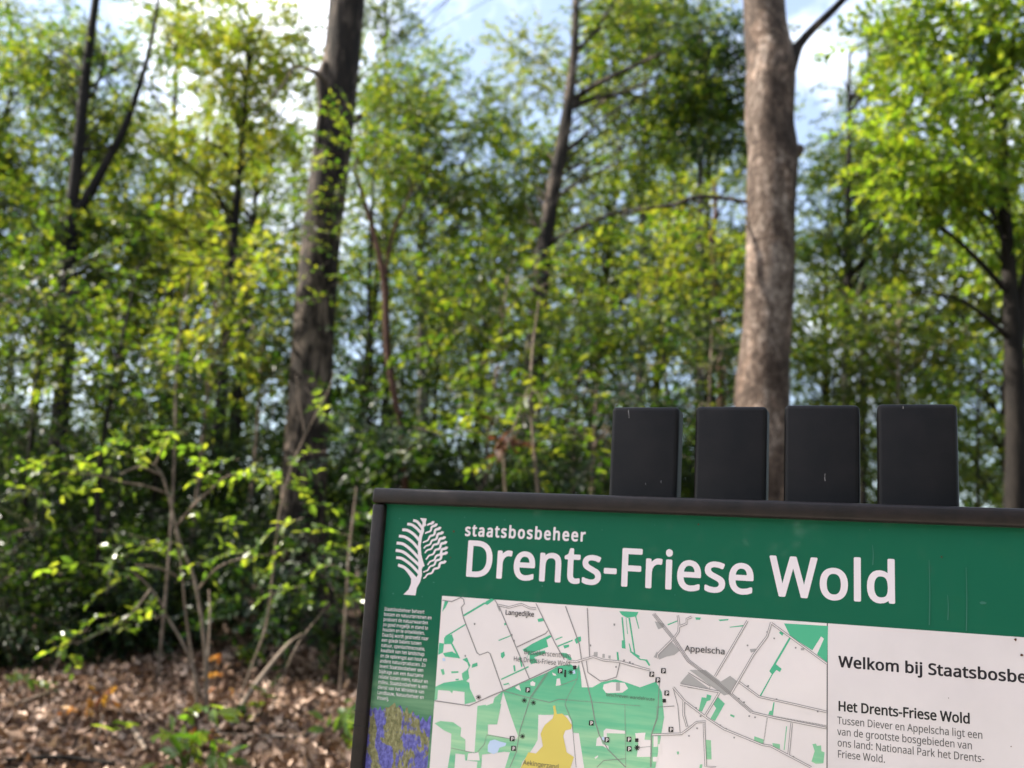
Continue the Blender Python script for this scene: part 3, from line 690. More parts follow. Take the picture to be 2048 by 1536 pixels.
class Flat:
    """flat printed shapes on the board, given as photo pixels; every shape gets its own hair-thin step"""
    def __init__(self, layer): self.layer, self.V, self.F, self.k = layer, [], [], 0
    def poly(self, pts, fn=None):
        pts = [fn(*p) if fn else p for p in pts]
        self.put([onsign(*p) for p in pts])
    def put(self, uw):
        y = -.00012 * self.layer - .0000025 * (self.k % 40)
        self.k += 1
        b = len(self.V)
        self.V += [(u, y, w) for u, w in uw]
        self.F.append(list(range(b, b + len(uw))))
    def line(self, pts, wid, fn=None, n=None, w2=None, zig=0):
        """ribbon of wid photo pixels along pts"""
        pts = np.array([fn(*p) if fn else p for p in pts], float)
        if n: pts = catmull(pts, n)
        T = np.gradient(pts, axis=0) if len(pts) > 2 else np.repeat(pts[1:] - pts[:1], 2, 0)
        T /= np.linalg.norm(T, axis=1)[:, None] + 1e-9
        N = np.stack([-T[:, 1], T[:, 0]], 1)
        ww = np.linspace(wid, w2 if w2 is not None else wid, len(pts))[:, None] / 2
        A, B = pts + N * ww, pts - N * ww
        y = -.00012 * self.layer - .0000025 * (self.k % 40)
        self.k += 1
        b = len(self.V); m = len(pts)
        self.V += [(*onsign(*p),) for p in A] + [(*onsign(*p),) for p in B]
        for i in range(len(self.V) - 2 * m, len(self.V)):
            u, w = self.V[i]; self.V[i] = (u, y, w)
        for i in range(m - 1): self.F.append([b + i, b + i + 1, b + m + i + 1, b + m + i])
    def dots(self, pts, wid, gap, fn=None):
        pts = np.array([fn(*p) if fn else p for p in pts], float)
        L = np.concatenate([[0], np.cumsum(np.linalg.norm(np.diff(pts, axis=0), axis=1))])
        for s in np.arange(0, L[-1], gap):
            p = np.array([np.interp(s, L, pts[:, i]) for i in (0, 1)])
            q = np.array([np.interp(min(s + gap * .5, L[-1]), L, pts[:, i]) for i in (0, 1)])
            if np.linalg.norm(q - p) > .2: self.line([p, q], wid)
    def build(self, name, mat, parent):
        import bmesh
        bm = bmesh.new()
        vs = [bm.verts.new((v[0] * 1000, v[1] * 1000, v[2] * 1000)) for v in self.V]
        fs = []
        for f in self.F:
            try: fs.append(bm.faces.new([vs[i] for i in f]))
            except ValueError: pass
        bm.normal_update()
        bmesh.ops.triangulate(bm, faces=[f for f in fs if len(f.verts) > 4])
        bm.normal_update()
        for f in bm.faces:
            if f.normal.y > 0: f.normal_flip()
        for v in bm.verts: v.co *= .001
        me = bpy.data.meshes.new(name)
        bm.to_mesh(me); bm.free()
        me.materials.append(mat)
        return link(name, me, parent)

z3 = lambda x, y: (740 + x / 5.689, 1000 + y / 5.689)
z5 = lambda x, y: (860 + x / 4.314, 1180 + y / 4.314)
z6 = lambda x, y: (1240 + x / 4.314, 1180 + y / 4.314)
z4 = lambda x, y: (700 + x / 4.57, 1200 + y / 4.57)

# -- emblem: half leaf-branch, half wavy water, as one tree
em = Flat(2)
em.poly([(570, 204), (646, 211), (634, 262), (641, 288), (613, 308), (617, 350), (593, 420), (578, 520), (585, 620), (606, 702), (623, 748),
         (597, 768), (589, 790), (592, 850), (573, 930), (533, 1000), (519, 1086), (381, 1076), (440, 1016), (467, 950), (468, 905),
         (520, 905), (548, 845), (552, 760), (548, 690), (545, 600), (547, 500), (556, 420), (578, 345), (592, 300), (600, 255)], z3)
for st, w in (([(492, 232), (535, 245), (568, 282), (604, 330)], 30), ([(425, 272), (480, 284), (535, 325), (590, 385)], 31),
              ([(368, 338), (430, 346), (505, 395), (566, 465)], 32), ([(330, 410), (400, 422), (485, 480), (558, 565)], 32),
              ([(304, 490), (380, 502), (470, 570), (558, 665)], 33), ([(294, 572), (380, 592), (475, 665), (562, 745)], 33),
              ([(299, 655), (370, 668), (470, 740), (560, 835)], 32), ([(320, 738), (385, 762), (455, 820), (530, 905), (540, 930)], 31),
              ([(330, 745), (395, 772), (450, 835), (490, 905), (500, 940)], 30)):
    em.line(st, w / 5.689, z3, 14)
for (a, b_) in (((652, 292), (712, 236)), ((632, 386), (750, 262)), ((608, 490), (792, 300)), ((612, 550), (822, 352)), ((622, 600), (846, 408)),
                ((632, 672), (862, 462)), ((652, 735), (869, 525)), ((612, 826), (869, 582)), ((606, 888), (853, 684))):
    a, b_ = np.array(a, float), np.array(b_, float)
    L = np.linalg.norm(b_ - a); dv = (b_ - a) / L; nv = np.array([-dv[1], dv[0]])
    ts = np.linspace(0, 1, 26)
    ph = 2 * math.pi * L / 97
    pts = [tuple(a + (b_ - a) * t + nv * (14 * math.sin(ph * (1 - t) + .6) * (.4 + .6 * t) + 10 * math.sin(math.pi * t))) for t in ts]
    em.line(pts, 15 / 5.689, z3, None, 31 / 5.689)
em.build('emblem', M_WHITE, board)

# -- headings
letter('subtitle_lettering', 'staatsbosbeheer', M_WHITE, (929.5, 1071), (1174, 1080.5), 22.5, .034, 105, layer=2)
letter('title_lettering', 'Drents-Friese Wold', M_WHITE, (926, 1151), (1799, 1208), 69.5, .018, 14, layer=2)
side = ['Staatsbosbeheer beheert', 'bossen en natuurterreinen en', 'probeert de natuurwaarden', 'zo goed mogelijk in stand te',
        'houden en te ontwikkelen.', 'Daarbij wordt gestreefd naar', 'een goede balans tussen', 'natuur, openluchtrecreatie,',
        'kwaliteit van het landschap', 'en de opbrengst aan hout en', 'andere natuurproducten. Zo', 'levert Staatsbosbeheer een',
        'bijdrage aan een duurzame', 'relatie tussen mens, natuur en', 'milieu. Staatsbosbeheer is een', 'dienst van het Ministerie van',
        'Landbouw, Natuurbeheer en', 'Visserij.']
letter('side_text_lettering', side, M_WHITE, (768.5, 1221), (863, 1241.5), 6.9, .008, 10, 10.35, ref=1)

# -- heather photograph below the side text
def heather_mat():
    m, t, b, out = newmat('heather_photograph_print')
    v = coords(t, (1, 1, .6))
    n1 = noise(t, 42, 4, .6, v, .6)
    n2 = noise(t, 210, 4, .7, v)
    c2 = ramp(t, [(.3, (.05, .05, .02)), (.5, (.19, .17, .065)), (.7, (.36, .33, .18))], n2)
    c1 = ramp(t, [(.4, (.05, .045, .22)), (.55, (.12, .11, .42)), (.7, (.19, .18, .56))], n2)
    k = ramp(t, [(.50, (0, 0, 0)), (.54, (1, 1, 1))], n1)
    mxn = t.nodes.new('ShaderNodeMixRGB')
    t.links.new(k, mxn.inputs[0]); t.links.new(c2, mxn.inputs[1]); t.links.new(c1, mxn.inputs[2])
    t.links.new(mxn.outputs[0], b.inputs['Base Color'])
    b.inputs['Roughness'].default_value = .5
    b.inputs['Coat Weight'].default_value = 1.0
    return m
h = Flat(1)
u0, u1 = GP[0] + .002, onsign(863.5, 1440)[0] - .0012
wtop = onsign(800, 1412)[1]
edge = []
rng = np.random.default_rng(3)
for i in range(34):
    t_ = i / 33
    edge.append((u0 + (u1 - u0) * t_, wtop - .010 * t_ + .006 * rng.uniform(-1, 1) - .004 * math.sin(9 * t_)))
h.put([(u1, wB + .15), (u0, wB + .15)] + edge)
h.build('heather_picture', heather_mat(), board)

# -- map sheet
mp0, mp1, mp2 = onsign(884.5, 1189), onsign(1655, 1249.5), onsign(1651.5, 1530)
mu0 = mp0[0]; mu1 = (mp1[0] + mp2[0]) / 2; mw = (mp0[1] + mp1[1]) / 2
sheet = Flat(1)
sheet.put([(mu0, wB + .03), (mu1, wB + .03), (mu1, mw), (mu0, mw)])
map_sheet = sheet.build('map', M_PAPER, board)
side_sheet = Flat(1)
side_sheet.put([(mu1 + .0012, wB + .03), (GP[1] - .006, wB + .03), (GP[1] - .006, mw), (mu1 + .0012, mw)])
side_panel = side_sheet.build('welcome_panel', M_PALE, board)
dv = Flat(1)
dv.put([(mu1, wB + .03), (mu1 + .0012, wB + .03), (mu1 + .0012, mw), (mu1, mw)])
dv.build('dividing_line', M_INK, board)

g = Flat(2)
def G(fn, *pts): g.poly(pts, fn)
# north-west strips
G(z5, (105, 190), (128, 95), (160, 98), (135, 150)); G(z5, (285, 215), (470, 105), (480, 118), (296, 228))
G(z5, (474, 118), (480, 100), (530, 72), (556, 84), (495, 130)); G(z5, (130, 398), (305, 292), (312, 300), (138, 408))
G(z5, (122, 415), (135, 400), (190, 382), (206, 430), (190, 465), (122, 468)); G(z5, (180, 465), (196, 462), (262, 590), (245, 590))
G(z5, (80, 455), (122, 462), (112, 540), (70, 560)); G(z5, (112, 545), (190, 530), (240, 560), (262, 590), (130, 575))
G(z5, (280, 600), (320, 582), (335, 620), (350, 650), (330, 690), (340, 760), (300, 800), (280, 760), (275, 720), (318, 690), (335, 665), (320, 625))
G(z5, (365, 640), (408, 625), (412, 655), (360, 672)); G(z5, (92, 685), (118, 680), (128, 725), (108, 735)); G(z5, (185, 702), (245, 700), (245, 715), (185, 718))
G(z5, (220, 768), (248, 764), (248, 778), (222, 780))
G(z5, (48, 835), (120, 800), (290, 775), (340, 800), (345, 850), (400, 960), (300, 985), (298, 880), (200, 868), (190, 892), (170, 870), (70, 862), (62, 945), (38, 950))
# central strips
G(z5, (590, 432), (700, 388), (702, 396), (596, 440)); G(z5, (612, 545), (640, 530), (648, 565), (625, 592), (612, 575))
G(z5, (640, 286), (660, 280), (660, 300), (642, 306)); G(z5, (927, 250), (975, 240), (982, 268), (935, 276))
G(z5, (800, 515), (885, 462), (1035, 388), (1052, 402), (1005, 430), (1020, 490), (900, 535), (850, 560), (835, 600), (850, 540), (810, 530))
G(z5, (860, 555), (990, 520), (1000, 545), (900, 580), (930, 625), (870, 640), (860, 600)); G(z5, (1100, 480), (1230, 428), (1232, 438), (1105, 492))
G(z5, (1080, 425), (1140, 400), (1144, 408), (1084, 434)); G(z5, (1150, 478), (1200, 470), (1200, 490), (1160, 505))
G(z5, (1247, 430), (1265, 408), (1302, 400), (1304, 440), (1262, 465)); G(z5, (1120, 540), (1180, 545), (1225, 590), (1215, 610), (1150, 575))
G(z5, (612, 766), (850, 655), (852, 668), (618, 776)); G(z5, (718, 650), (734, 648), (740, 700), (726, 704)); G(z5, (770, 580), (784, 578), (800, 660), (786, 664))
G(z5, (632, 812), (680, 800), (690, 830), (680, 812), (640, 822))
# radiating strips in the north
G(z5, (1632, 182), (1800, 190), (1780, 228), (1700, 240), (1655, 215)); G(z5, (1652, 235), (1664, 235), (1688, 500), (1676, 500))
G(z5, (1655, 435), (1680, 432), (1688, 508), (1655, 500)); G(z5, (1712, 240), (1726, 240), (1772, 545), (1760, 545)); G(z5, (1690, 240), (1694, 240), (1708, 380), (1702, 380))
G(z5, (1770, 228), (1780, 228), (1806, 330), (1800, 336)); G(z5, (1610, 535), (1625, 535), (1632, 605), (1616, 605)); G(z5, (1715, 460), (1722, 460), (1740, 530), (1812, 570), (1806, 580), (1730, 540))
G(z6, (80, 520), (120, 545), (180, 595), (235, 600), (262, 650), (250, 655), (220, 610), (170, 602), (110, 555))
# forest, the great green area
G(z5, (480, 990), (632, 870), (860, 775), (1005, 715), (1110, 655), (1215, 640), (1268, 680), (1285, 640), (1300, 730), (1310, 840), (1400, 840), (1480, 795), (1600, 770), (1700, 800),
  (1812, 840), (1950, 790), (2000, 880), (2020, 1100), (1940, 1560), (1700, 1560), (1330, 1560), (1280, 1235), (1228, 1230), (1220, 1130), (1190, 1080), (1075, 1075), (935, 1080),
  (940, 1200), (930, 1300), (870, 1390), (800, 1480), (770, 1560), (640, 1560), (690, 1400), (760, 1260), (690, 1060), (632, 880), (600, 1010), (560, 960))
G(z5, (410, 1000), (480, 990), (560, 960), (615, 985), (580, 1160), (500, 1160), (500, 1245), (740, 1290), (700, 1400), (640, 1395), (450, 1420), (440, 1560), (400, 1560), (410, 1480), (305, 1470), (300, 1420), (220, 1410), (210, 1560),
  (150, 1560), (180, 1370), (185, 1240), (120, 1210), (40, 1150), (90, 1130), (200, 1140), (270, 1190), (262, 1260), (305, 1290), (305, 1390), (385, 1400))
# east
G(z6, (410, 295), (505, 258), (505, 268), (415, 305)); G(z6, (650, 235), (700, 238), (690, 258), (655, 255)); G(z6, (850, 255), (940, 250), (930, 262), (860, 268)); G(z6, (945, 318), (1085, 300), (1085, 312), (950, 324))
G(z6, (1415, 288), (1795, 310), (1788, 625), (1700, 555), (1760, 420), (1735, 400), (1660, 520), (1470, 400)); G(z6, (1372, 370), (1395, 345), (1420, 360), (1400, 395))
G(z6, (1462, 405), (1478, 410), (1345, 640), (1395, 680), (1380, 708), (1350, 690), (1320, 725), (1215, 920), (1203, 915), (1310, 725), (1288, 700), (1325, 640))
G(z6, (680, 1040), (705, 925), (745, 930), (750, 900), (790, 910), (780, 950), (750, 960), (708, 1050)); G(z6, (835, 915), (905, 980), (820, 1130), (780, 1110), (830, 1020), (805, 985))
G(z6, (955, 1070), (990, 1085), (985, 1102), (950, 1085)); G(z6, (1324, 968), (1334, 968), (1320, 1082), (1280, 1075), (1290, 1045), (1310, 1040)); G(z6, (1160, 1262), (1240, 1290), (1235, 1328), (1155, 1305))
G(z6, (1315, 1320), (1380, 1330), (1380, 1372), (1320, 1350)); G(z6, (1434, 1175), (1442, 1175), (1420, 1380), (1412, 1380)); G(z6, (1660, 1330), (1690, 1325), (1700, 1345), (1735, 1340), (1738, 1390), (1765, 1400), (1755, 1495), (1690, 1500), (1652, 1480), (1680, 1390))
G(z6, (735, 1292), (785, 1296), (790, 1462), (742, 1460)); G(z6, (690, 1505), (712, 1502), (706, 1540), (684, 1540)); G(z6, (490, 1395), (508, 1392), (508, 1415), (494, 1420)); G(z6, (200, 1220), (270, 1245), (200, 1295))
g.build('woodland_print', M_WOOD, map_sheet)
# clearings printed over the forest
k_ = Flat(3)
def K(fn, *pts): k_.poly(pts, fn)
K(z5, (865, 800), (885, 785), (910, 800), (905, 828), (870, 825)); K(z5, (1095, 765), (1122, 762), (1130, 820), (1086, 828)); K(z5, (1055, 712), (1085, 725), (1090, 740), (1062, 735))
K(z5, (735, 838), (770, 818), (785, 870), (745, 850)); K(z5, (470, 960), (560, 915), (545, 975), (485, 998)); K(z5, (1500, 815), (1570, 795), (1680, 800), (1710, 850), (1660, 885), (1520, 890), (1492, 850))
K(z5, (1498, 1215), (1520, 1195), (1684, 1215), (1684, 1240), (1525, 1235), (1530, 1290), (1500, 1280)); K(z5, (1440, 1280), (1465, 1262), (1490, 1330), (1540, 1345), (1542, 1375), (1490, 1345), (1432, 1345))
K(z5, (1420, 1445), (1450, 1425), (1450, 1440), (1428, 1458)); K(z5, (936, 1075), (1075, 1085), (1000, 1160), (965, 1200), (950, 1280), (975, 1350), (925, 1410), (880, 1390), (930, 1290)); K(z5, (1150, 1075), (1220, 1140), (1232, 1240), (1285, 1235), (1335, 1560), (1250, 1560), (1240, 1440), (1180, 1390), (1150, 1210), (1200, 1190))
K(z5, (330, 1410), (420, 1400), (430, 1470), (320, 1470)); K(z5, (1770, 1235), (1860, 1230), (1850, 1300), (1780, 1290)); K(z6, (130, 1235), (190, 1232), (190, 1290), (265, 1295), (265, 1440), (145, 1440), (160, 1330))
K(z6, (290, 1260), (325, 1262), (325, 1350), (290, 1355)); K(z6, (330, 1330), (360, 1330), (350, 1410), (330, 1410)); K(z6, (285, 1440), (328, 1440), (325, 1480), (285, 1480))
k_.build('clearing_print', M_PAPER, map_sheet)
s_ = Flat(4)
s_.poly([(1062, 1000), (1080, 995), (1095, 1070), (1140, 1065), (1185, 1105), (1225, 1165), (1220, 1200), (1170, 1210), (1150, 1260), (1180, 1400), (1242, 1440), (1205, 1560), (770, 1560), (815, 1470), (850, 1400), (915, 1410),
         (975, 1345), (955, 1240), (990, 1165), (1060, 1110), (1070, 1060)], z5)
s_.build('sand_print', M_SAND, map_sheet)
wa = Flat(4)
wa.poly([(520, 1300), (560, 1290), (600, 1305), (660, 1320), (650, 1345), (600, 1360), (585, 1400), (550, 1415), (500, 1395), (500, 1340)], z5)
wa.poly([(108, 590), (130, 585), (134, 610), (112, 615)], z5); wa.poly([(1225, 700), (1250, 690), (1255, 720), (1235, 725)], z5); wa.poly([(1485, 1265), (1510, 1270), (1505, 1300), (1485, 1290)], z5)
wa.build('water_print', M_WATER, map_sheet)
tw = Flat(3)
for q in ([(330, 560), (440, 440), (520, 520), (470, 560), (400, 575), (340, 600)], [(520, 800), (590, 720), (700, 800), (770, 850), (640, 850), (590, 845)], [(600, 690), (740, 690), (870, 790), (950, 740), (1015, 790), (965, 890), (900, 910), (760, 810)],
          [(300, 270), (380, 290), (380, 320), (330, 340)], [(290, 580), (320, 530), (330, 590)], [(1120, 510), (1170, 505), (1180, 525), (1130, 540)], [(1560, 500), (1590, 500), (1590, 520), (1560, 520)]):
    tw.poly(q, z6)
for q in ([(1415, 535), (1448, 535), (1445, 572), (1412, 570)], [(1488, 552), (1508, 552), (1508, 585), (1488, 585)], [(1540, 565), (1560, 565), (1558, 592), (1540, 590)], [(570, 95), (610, 160), (600, 190), (578, 140)], [(1605, 800), (1640, 795), (1640, 870), (1605, 870)]):
    tw.poly(q, z5)
tw.build('built_up_print', M_TOWN, map_sheet)
rd = Flat(5); rc = Flat(6)
def RD(fn, w, *pts): rd.line(pts, w, fn)
def RR(fn, *pts):                     # a road with a pale core
    rd.line(pts, 4.6, fn); rc.line(pts, 2.0, fn)
RD(z5, 1.8, (108, 88), (190, 100), (265, 65), (290, 80), (298, 120), (270, 150), (290, 240), (405, 540), (430, 560), (500, 535), (520, 550), (632, 868), (640, 875))
RD(z5, 1.8, (560, 85), (600, 150), (860, 770)); RD(z5, 1.8, (915, 115), (1080, 460), (1160, 600)); RR(z5, (590, 130), (680, 150), (790, 122), (860, 155), (915, 160)); RD(z5, 1.8, (750, 492), (1000, 375), (1018, 350))
RD(z5, 1.8, (1170, 140), (1290, 470), (1310, 620), (1395, 960), (1420, 1110), (1460, 1250), (1540, 1380), (1690, 1530)); RD(z5, 1.8, (1358, 155), (1378, 580))
RD(z5, 2.0, (40, 955), (340, 998), (500, 925), (632, 870), (860, 768), (1100, 655)); RR(z5, (1180, 610), (1260, 618), (1410, 575), (1500, 605), (1650, 620), (1812, 665)); RD(z5, 1.8, (1350, 610), (1362, 710), (1470, 785), (1520, 780), (1610, 750), (1640, 625))
RD(z5, 1.2, (640, 872), (860, 930), (1035, 970), (1110, 942), (1180, 948)); rd.dots([z5(*p) for p in ((1180, 948), (1400, 965), (1690, 990), (1812, 1000))], 1.5, 2.6)
RD(z5, 1.4, (1010, 715), (870, 920), (780, 1200), (745, 1400), (690, 1530)); rd.dots([z5(*p) for p in ((1020, 720), (880, 925))], 1.5, 2.6)
rd.dots([z5(*p) for p in ((1285, 650), (1270, 770), (1180, 940), (1165, 990))], 1.6, 2.6); RD(z5, 1.2, (1165, 990), (1225, 1130), (1235, 1230), (1262, 1530)); rd.dots([z5(*p) for p in ((1682, 990), (1690, 1530))], 1.6, 2.6)
RD(z5, 1.0, (180, 1362), (380, 1405), (410, 1400), (470, 1330), (490, 1250), (740, 1290)); RD(z5, 1.0, (1120, 825), (1270, 768)); RD(z5, 1.2, (1440, 1530), (1500, 1470), (1690, 1455))
for dx in (-10, 0, 10): rd.line([(p[0] + dx, p[1] - dx * .6) for p in ((290, 205), (470, 430), (590, 610), (830, 790), (960, 900), (1140, 1055))], 1.1, z6)
RR(z6, (500, 218), (510, 300), (505, 360), (470, 410)); RR(z6, (510, 315), (575, 290), (575, 250), (620, 232)); RR(z6, (455, 425), (330, 550), (320, 590)); RR(z6, (1100, 265), (820, 745)); RR(z6, (1305, 280), (1270, 400), (1150, 560), (960, 890))
RR(z6, (1305, 285), (1785, 635)); RR(z6, (1030, 795), (1200, 920), (1500, 985), (1780, 1050)); RR(z6, (1140, 1055), (1330, 1100), (1780, 1190)); RR(z6, (860, 880), (735, 1085)); RR(z6, (460, 840), (560, 960), (760, 1110), (900, 1200), (1230, 1335), (1300, 1345), (1650, 1530))
RR(z6, (520, 815), (700, 850), (860, 880)); RR(z6, (550, 960), (550, 1080), (580, 1180)); RR(z6, (280, 1248), (530, 1240), (600, 1190), (660, 1140), (740, 1135), (725, 1160), (740, 1520), (830, 1530)); RR(z6, (1480, 1150), (1455, 1420))
RR(z6, (0, 620), (140, 660), (260, 690)); RD(z6, 1.4, (590, 712), (780, 830), (770, 855)); rd.dots([z6(*p) for p in ((1300, 1085), (1780, 1170))], 2.0, 3.0); rd.dots([z6(*p) for p in ((1270, 1105), (1238, 1325))], 1.8, 2.8)
RD(z6, 1.3, (340, 800), (325, 1100), (275, 1240), (268, 1530)); rd.dots([z6(*p) for p in ((320, 1000), (315, 1110), (268, 1250), (262, 1530))], 1.5, 2.6); RD(z6, 1.2, (330, 1010), (470, 1000)); RD(z6, 1.2, (460, 850), (500, 1000), (520, 1235)); RD(z6, 1.0, (145, 1360), (265, 1350))
random.seed(4)
for (x, y) in ((380, 285), (300, 560), (700, 380), (720, 430), (1380, 470), (1585, 290), (1600, 655), (1670, 600), (1720, 630), (1745, 630), (1280, 610)): tw_ = rd.poly([(x, y), (x + 12, y), (x + 12, y + 16), (x, y + 16)], z5)
for (x, y) in ((30, 600), (80, 615), (1265, 355), (1325, 410), (1095, 470), (1510, 490), (1100, 820), (1270, 925), (1345, 935), (1530, 985), (1700, 1040), (1020, 930), (1065, 960), (1160, 1090), (1110, 1080), (660, 1185), (590, 1250), (980, 1265), (910, 1190), (860, 1160), (1120, 1290), (1490, 1430), (650, 1010), (690, 1080)):
    rd.poly([(x, y), (x + 14, y + 3), (x + 11, y + 16), (x - 2, y + 13)], z6)
rd.build('road_print', M_ROAD, map_sheet)
rc.build('road_core_print', M_PAPER, map_sheet)
# symbols: parking squares, stars, information, horse-rider dots
PS = [z5(*p) for p in ((1125, 697), (845, 862), (1393, 1147), (710, 1282), (722, 1366), (1527, 1292), (1718, 1288), (1720, 1370))] + [z6(*p) for p in ((376, 697), (275, 727), (327, 776), (404, 889), (440, 1203))]
for (x, y) in PS:
    sy = Flat(7)
    sy.poly([(x - 4.6, y - 5.2), (x + 4.0, y - 5.2), (x + 4.8, y - 4.2), (x + 4.6, y + 5.2), (x - 4.4, y + 5.0), (x - 5, y + 4)])
    sy.build('parking_symbol', M_INK, map_sheet)
for (x, y) in [z5(*p) for p in ((1215, 708), (420, 925), (815, 952), (893, 972), (800, 1262), (1785, 1360))] + [z6(150, 1360)]:
    stars = Flat(7)
    for a in range(4):
        c_, s2 = math.cos(a * math.pi / 4 + .2) * 5.4, math.sin(a * math.pi / 4 + .2) * 5.4
        stars.line([(x - c_, y - s2), (x + c_, y + s2)], 1.2)
    stars.build('viewpoint_symbol', M_INK, map_sheet)
for (x, y) in [z5(1250, 668), z5(1785, 1295), z6(383, 955)]:
    stars = Flat(7)
    stars.poly([(x + math.cos(t_) * (4.6 if i % 2 else 3.0), y + math.sin(t_) * (4.8 if i % 3 else 3.4)) for i, t_ in enumerate(np.linspace(0, 6.28, 12, endpoint=False))])
    stars.build('riding_symbol', M_INK, map_sheet)
for (x, y) in PS: letter('parking_letter', 'P', M_PAPER, (x - 2.4, y + 3.6), None, 7.2, .03, layer=8, parent=map_sheet)
letter('place_name', 'i', M_INK, (z5(1157, 748)[0], z5(1157, 748)[1]), None, 13, .05, layer=8, parent=map_sheet)
for s, p0, p1, c_, b_, m_ in (('Langedijke', (1010.5, 1229), (1068.5, 1233.5), 9.5, .014, M_INK), ('Bezoekerscentrum', (1048, 1308), (1142, 1316.5), 9.6, .0, M_GREYINK),
                              ('Het Drents-Friese Wold', (1027, 1322), (1141, 1333), 9.6, .0, M_GREYINK), ('Appelscha', (1369.5, 1302), (1450.5, 1308), 11.5, .014, M_GREYINK),
                              ('beschreven wandelroute', (1212, 1392), (1310, 1400), 6.5, 0, M_GREYINK), ('Aekingerzand', (1046.5, 1529), (1118, 1536), 9.4, 0, M_GREYINK)):
    letter('place_name', s, m_, p0, p1, c_, b_, layer=8, parent=map_sheet)
# -- welcome panel text
letter('welcome_heading', 'Welkom bij Staatsbosbeheer', M_INK, (1677, 1333.5), None, 21.5, .026, 14, layer=2, parent=side_panel)
letter('section_heading', 'Het Drents-Friese Wold', M_INK, (1675.5, 1421), (1941, 1444), 19.0, .026, 0, layer=2, parent=side_panel)
letter('body_text', ['Tussen Diever en Appelscha ligt een', 'van de grootste bosgebieden van', 'ons land: Nationaal Park het Drents-', 'Friese Wold.'], M_GREYINK,
       (1674.5, 1447.5), (1966, 1474), 14.6, .006, 0, 22.3, layer=2, parent=side_panel)
# -- dirt: rust specks and pale run marks that have dried on the face
dr = Flat(9)
rng = np.random.default_rng(11)
for (x, y, r_) in ((2031, 1279, 3.2), (2043, 1310, 3.4), (2022, 1493, 1.6), (1397, 1049, 2), (1883, 1114, 2), (908, 1063, 2.2), (852, 1144, 1.6), (1897, 1396, 1.2), (902, 1115, 1.3)):
    dr.poly([(x + r_ * math.cos(a) * rng.uniform(.6, 1.2), y + r_ * math.sin(a) * rng.uniform(.6, 1.2)) for a in np.linspace(0, 6.28, 8, endpoint=False)])
dr.build('rust_speck', M_RUST, board)
dr = Flat(9)
for (x, y, w_, h_) in ((1965, 1206, 9, 4), (787, 1187, 2, 2), (845, 1193, 1.5, 1.5), (868, 1165, 2, 1.5), (1085, 1172, 2, 2), (930, 1035, 1.6, 1.4), (800, 1037, 2, 1.2), (1010, 1040, 1.5, 1.5), (1205, 1060, 1.6, 1.2), (1310, 1050, 1.2, 1.2), (1740, 1060, 1.6, 1.2), (1600, 1085, 1.2, 1.2), (1350, 1190, 1.3, 1.3)):
    dr.poly([(x + w_ * math.cos(a) * rng.uniform(.5, 1.1), y + h_ * math.sin(a) * rng.uniform(.5, 1.1)) for a in np.linspace(0, 6.28, 7, endpoint=False)])
for (x, y0, y1) in ((1858, 1120, 1250), (1932, 1135, 1262), (1895, 1190, 1240), (1745, 1090, 1130)):
    dr.line([(x, y0), (x + 1.5, (y0 + y1) / 2), (x + .5, y1)], 1.0, None, 9, 2.2)
dr.build('dried_mark', M_GLASSMARK, board)
dr = Flat(9)
for (x, y0, y1) in ((1257, 822, 836), (1650, 946, 962), (1284, 966, 971), (1322, 962, 968), (1243, 837, 841), (1266, 858, 862)):
    pass
# pale scratches on the slats
def scratches(slat_i, lines):
    v, f = [], []
    for (x, y0, x1, y1, w) in lines:
        b = len(v)
        for (px, py) in ((x - w, y0), (x + w, y0), (x1 + w, y1), (x1 - w, y1)):
            u, ww = onsign(px, py, SY); v.append((u, SY - .0003, ww))
        f.append((b, b + 1, b + 2, b + 3))
    me = bpy.data.meshes.new('scratch'); me.from_pydata(v, [], f); me.materials.append(M_TOWN)
    link('scratch', me, SLATS[slat_i])
SLATS = [o for o in board.children if o.name.startswith('slat')]
scratches(0, [(1257, 820, 1257.6, 829, .35), (1257.6, 829, 1258.2, 836, .25), (1291, 966, 1291.6, 970, .25), (1322, 961, 1322.6, 966, .25)])
scratches(2, [(1650.2, 947, 1649.4, 956, .3), (1649.4, 956, 1650.4, 962, .45)])
scratches(3, [(1806, 812, 1806.4, 818, .4)])

